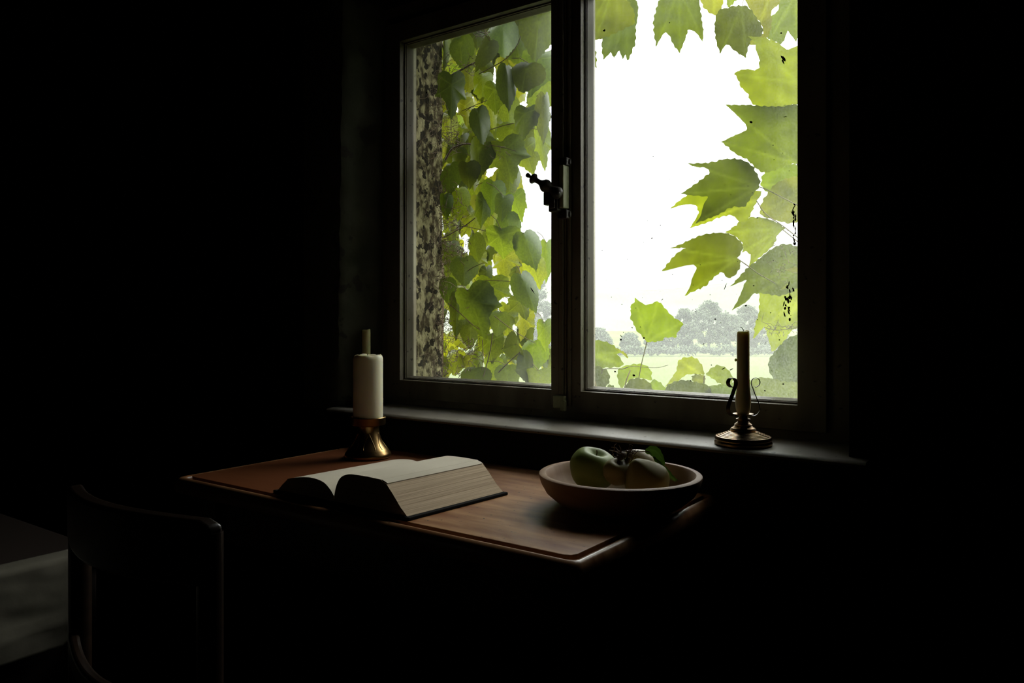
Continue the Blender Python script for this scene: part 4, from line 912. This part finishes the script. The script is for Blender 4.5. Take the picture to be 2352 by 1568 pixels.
# woody stems crossing the pane
for P_, r0, r1 in (([(1002, 205, 2.12), (1030, 178, 2.1), (1060, 160, 2.08), (1082, 148, 2.08), (1100, 140, 2.08)], .005, .002), ([(1100, 170, 2.05), (1150, 143, 2.04), (1175, 122, 2.04), (1192, 95, 2.04), (1196, 78, 2.04)], .0015, .0012), ([(1023, 368, 2.1), (1036, 345, 2.1), (1052, 335, 2.1), (1075, 330, 2.1), (1100, 338, 2.1)], .004, .003),
                  ([(1012, 90, 2.1), (1022, 130, 2.1), (1018, 170, 2.1), (1010, 215, 2.1)], .0025, .0025), ([(1060, 255, 2.05), (1095, 240, 2.05), (1120, 230, 2.05)], .0012, .001), ([(1120, 300, 2.06), (1150, 290, 2.06), (1180, 283, 2.05)], .0012, .0012), ([(1128, 333, 2.03), (1160, 340, 2.03), (1185, 347, 2.03)], .0014, .001),
                  ([(1020, 545, 2.1), (1065, 520, 2.08), (1092, 500, 2.07)], .002, .0015), ([(1040, 517, 2.06), (1080, 522, 2.06), (1120, 532, 2.06), (1160, 545, 2.05)], .0013, .001), ([(1030, 696, 2.0), (1060, 722, 2.0), (1085, 745, 2.0), (1102, 757, 2.0)], .0015, .001), ([(1135, 725, 2.0), (1170, 752, 2.0), (1205, 775, 2.0), (1230, 788, 2.0)], .0012, .0008),
                  ([(1145, 855, 2.0), (1165, 835, 2.0), (1195, 808, 2.0)], .002, .0013), ([(1108, 780, 2.02), (1110, 820, 2.02), (1108, 850, 2.02)], .0013, .0013), ([(1110, 865, 2.02), (1125, 810, 2.02), (1132, 765, 2.02)], .0016, .0013), ([(1050, 640, 2.04), (1085, 615, 2.04), (1112, 603, 2.04)], .0014, .001), ([(1090, 647, 2.03), (1120, 644, 2.03), (1180, 646, 2.03)], .0013, .001),
                  ([(1000, 60, 2.16), (1006, 300, 2.16), (1002, 480, 2.16), (1014, 640, 2.17), (1010, 900, 2.17)], .008, .010)):
    pts = [Vector(p) for p in interp([tuple(atY(*p)) for p in P_], 5)]; n = len(pts)
    stems.tube(pts, [r0+(r1-r0)*i/(n-1) for i in range(n)], 6)
stems.build('vine_stem', M['greenstem'] if False else M['twig'], vl, smooth=True)
# dry fruit sprays and hair-thin tendrils tangled along the wall edge
dt = MB()
def spray(u, v, Y, n, s):
    for i in range(n):
        p = atY(u+R2.gauss(0, s), v+R2.gauss(0, s), Y+R2.uniform(-.03, .05)); pts = [p]; d = Vector((R2.gauss(0, 1), R2.gauss(0, .5), R2.gauss(0, 1))).normalized()
        for k in range(3): d = (d+Vector((R2.gauss(0, .6), R2.gauss(0, .4), R2.gauss(0, .6)))).normalized(); pts.append(pts[-1]+d*R2.uniform(.005, .013))
        dt.tube(pts, [.0010, .0009, .0008, .0013], 4)
for (u, v, n, s) in ((1030, 300, 40, 16), (1035, 320, 40, 14), (1110, 75, 30, 10), (1020, 150, 25, 10), (1075, 150, 22, 12), (1035, 515, 60, 20), (1060, 480, 30, 18), (1025, 560, 60, 20), (1055, 575, 50, 16), (1020, 610, 40, 14), (1040, 800, 40, 18), (1080, 800, 40, 18), (1065, 860, 20, 14), (1150, 355, 16, 9), (1125, 340, 14, 8), (1020, 740, 60, 16), (1018, 470, 50, 14), (1015, 250, 40, 16), (1012, 660, 50, 14), (1015, 850, 50, 16), (1090, 690, 10, 14), (1025, 430, 20, 12)):
    spray(u, v, 2.06, n, s)
for i in range(100):    # tendrils against the reveal
    u = R2.uniform(950, 1030); v = R2.uniform(120, 860); p = atY(u, v, 2.04); p.x = max(p.x, -1.826); pts = [p]; d = Vector((.1, R2.gauss(0, .6), R2.gauss(0, 1))).normalized()
    for k in range(6): d = (d+Vector((R2.gauss(0, .2), R2.gauss(0, .4), R2.gauss(0, .4)))).normalized(); q_ = pts[-1]+d*R2.uniform(.012, .03); q_.x = max(q_.x, -1.828); q_.y = min(max(q_.y, 1.94), 2.2); pts.append(q_)
    dt.tube(pts, .0007, 4)
od = dt.build('dry_tendrils', M['twig'], vl); od['kind'] = 'stuff'
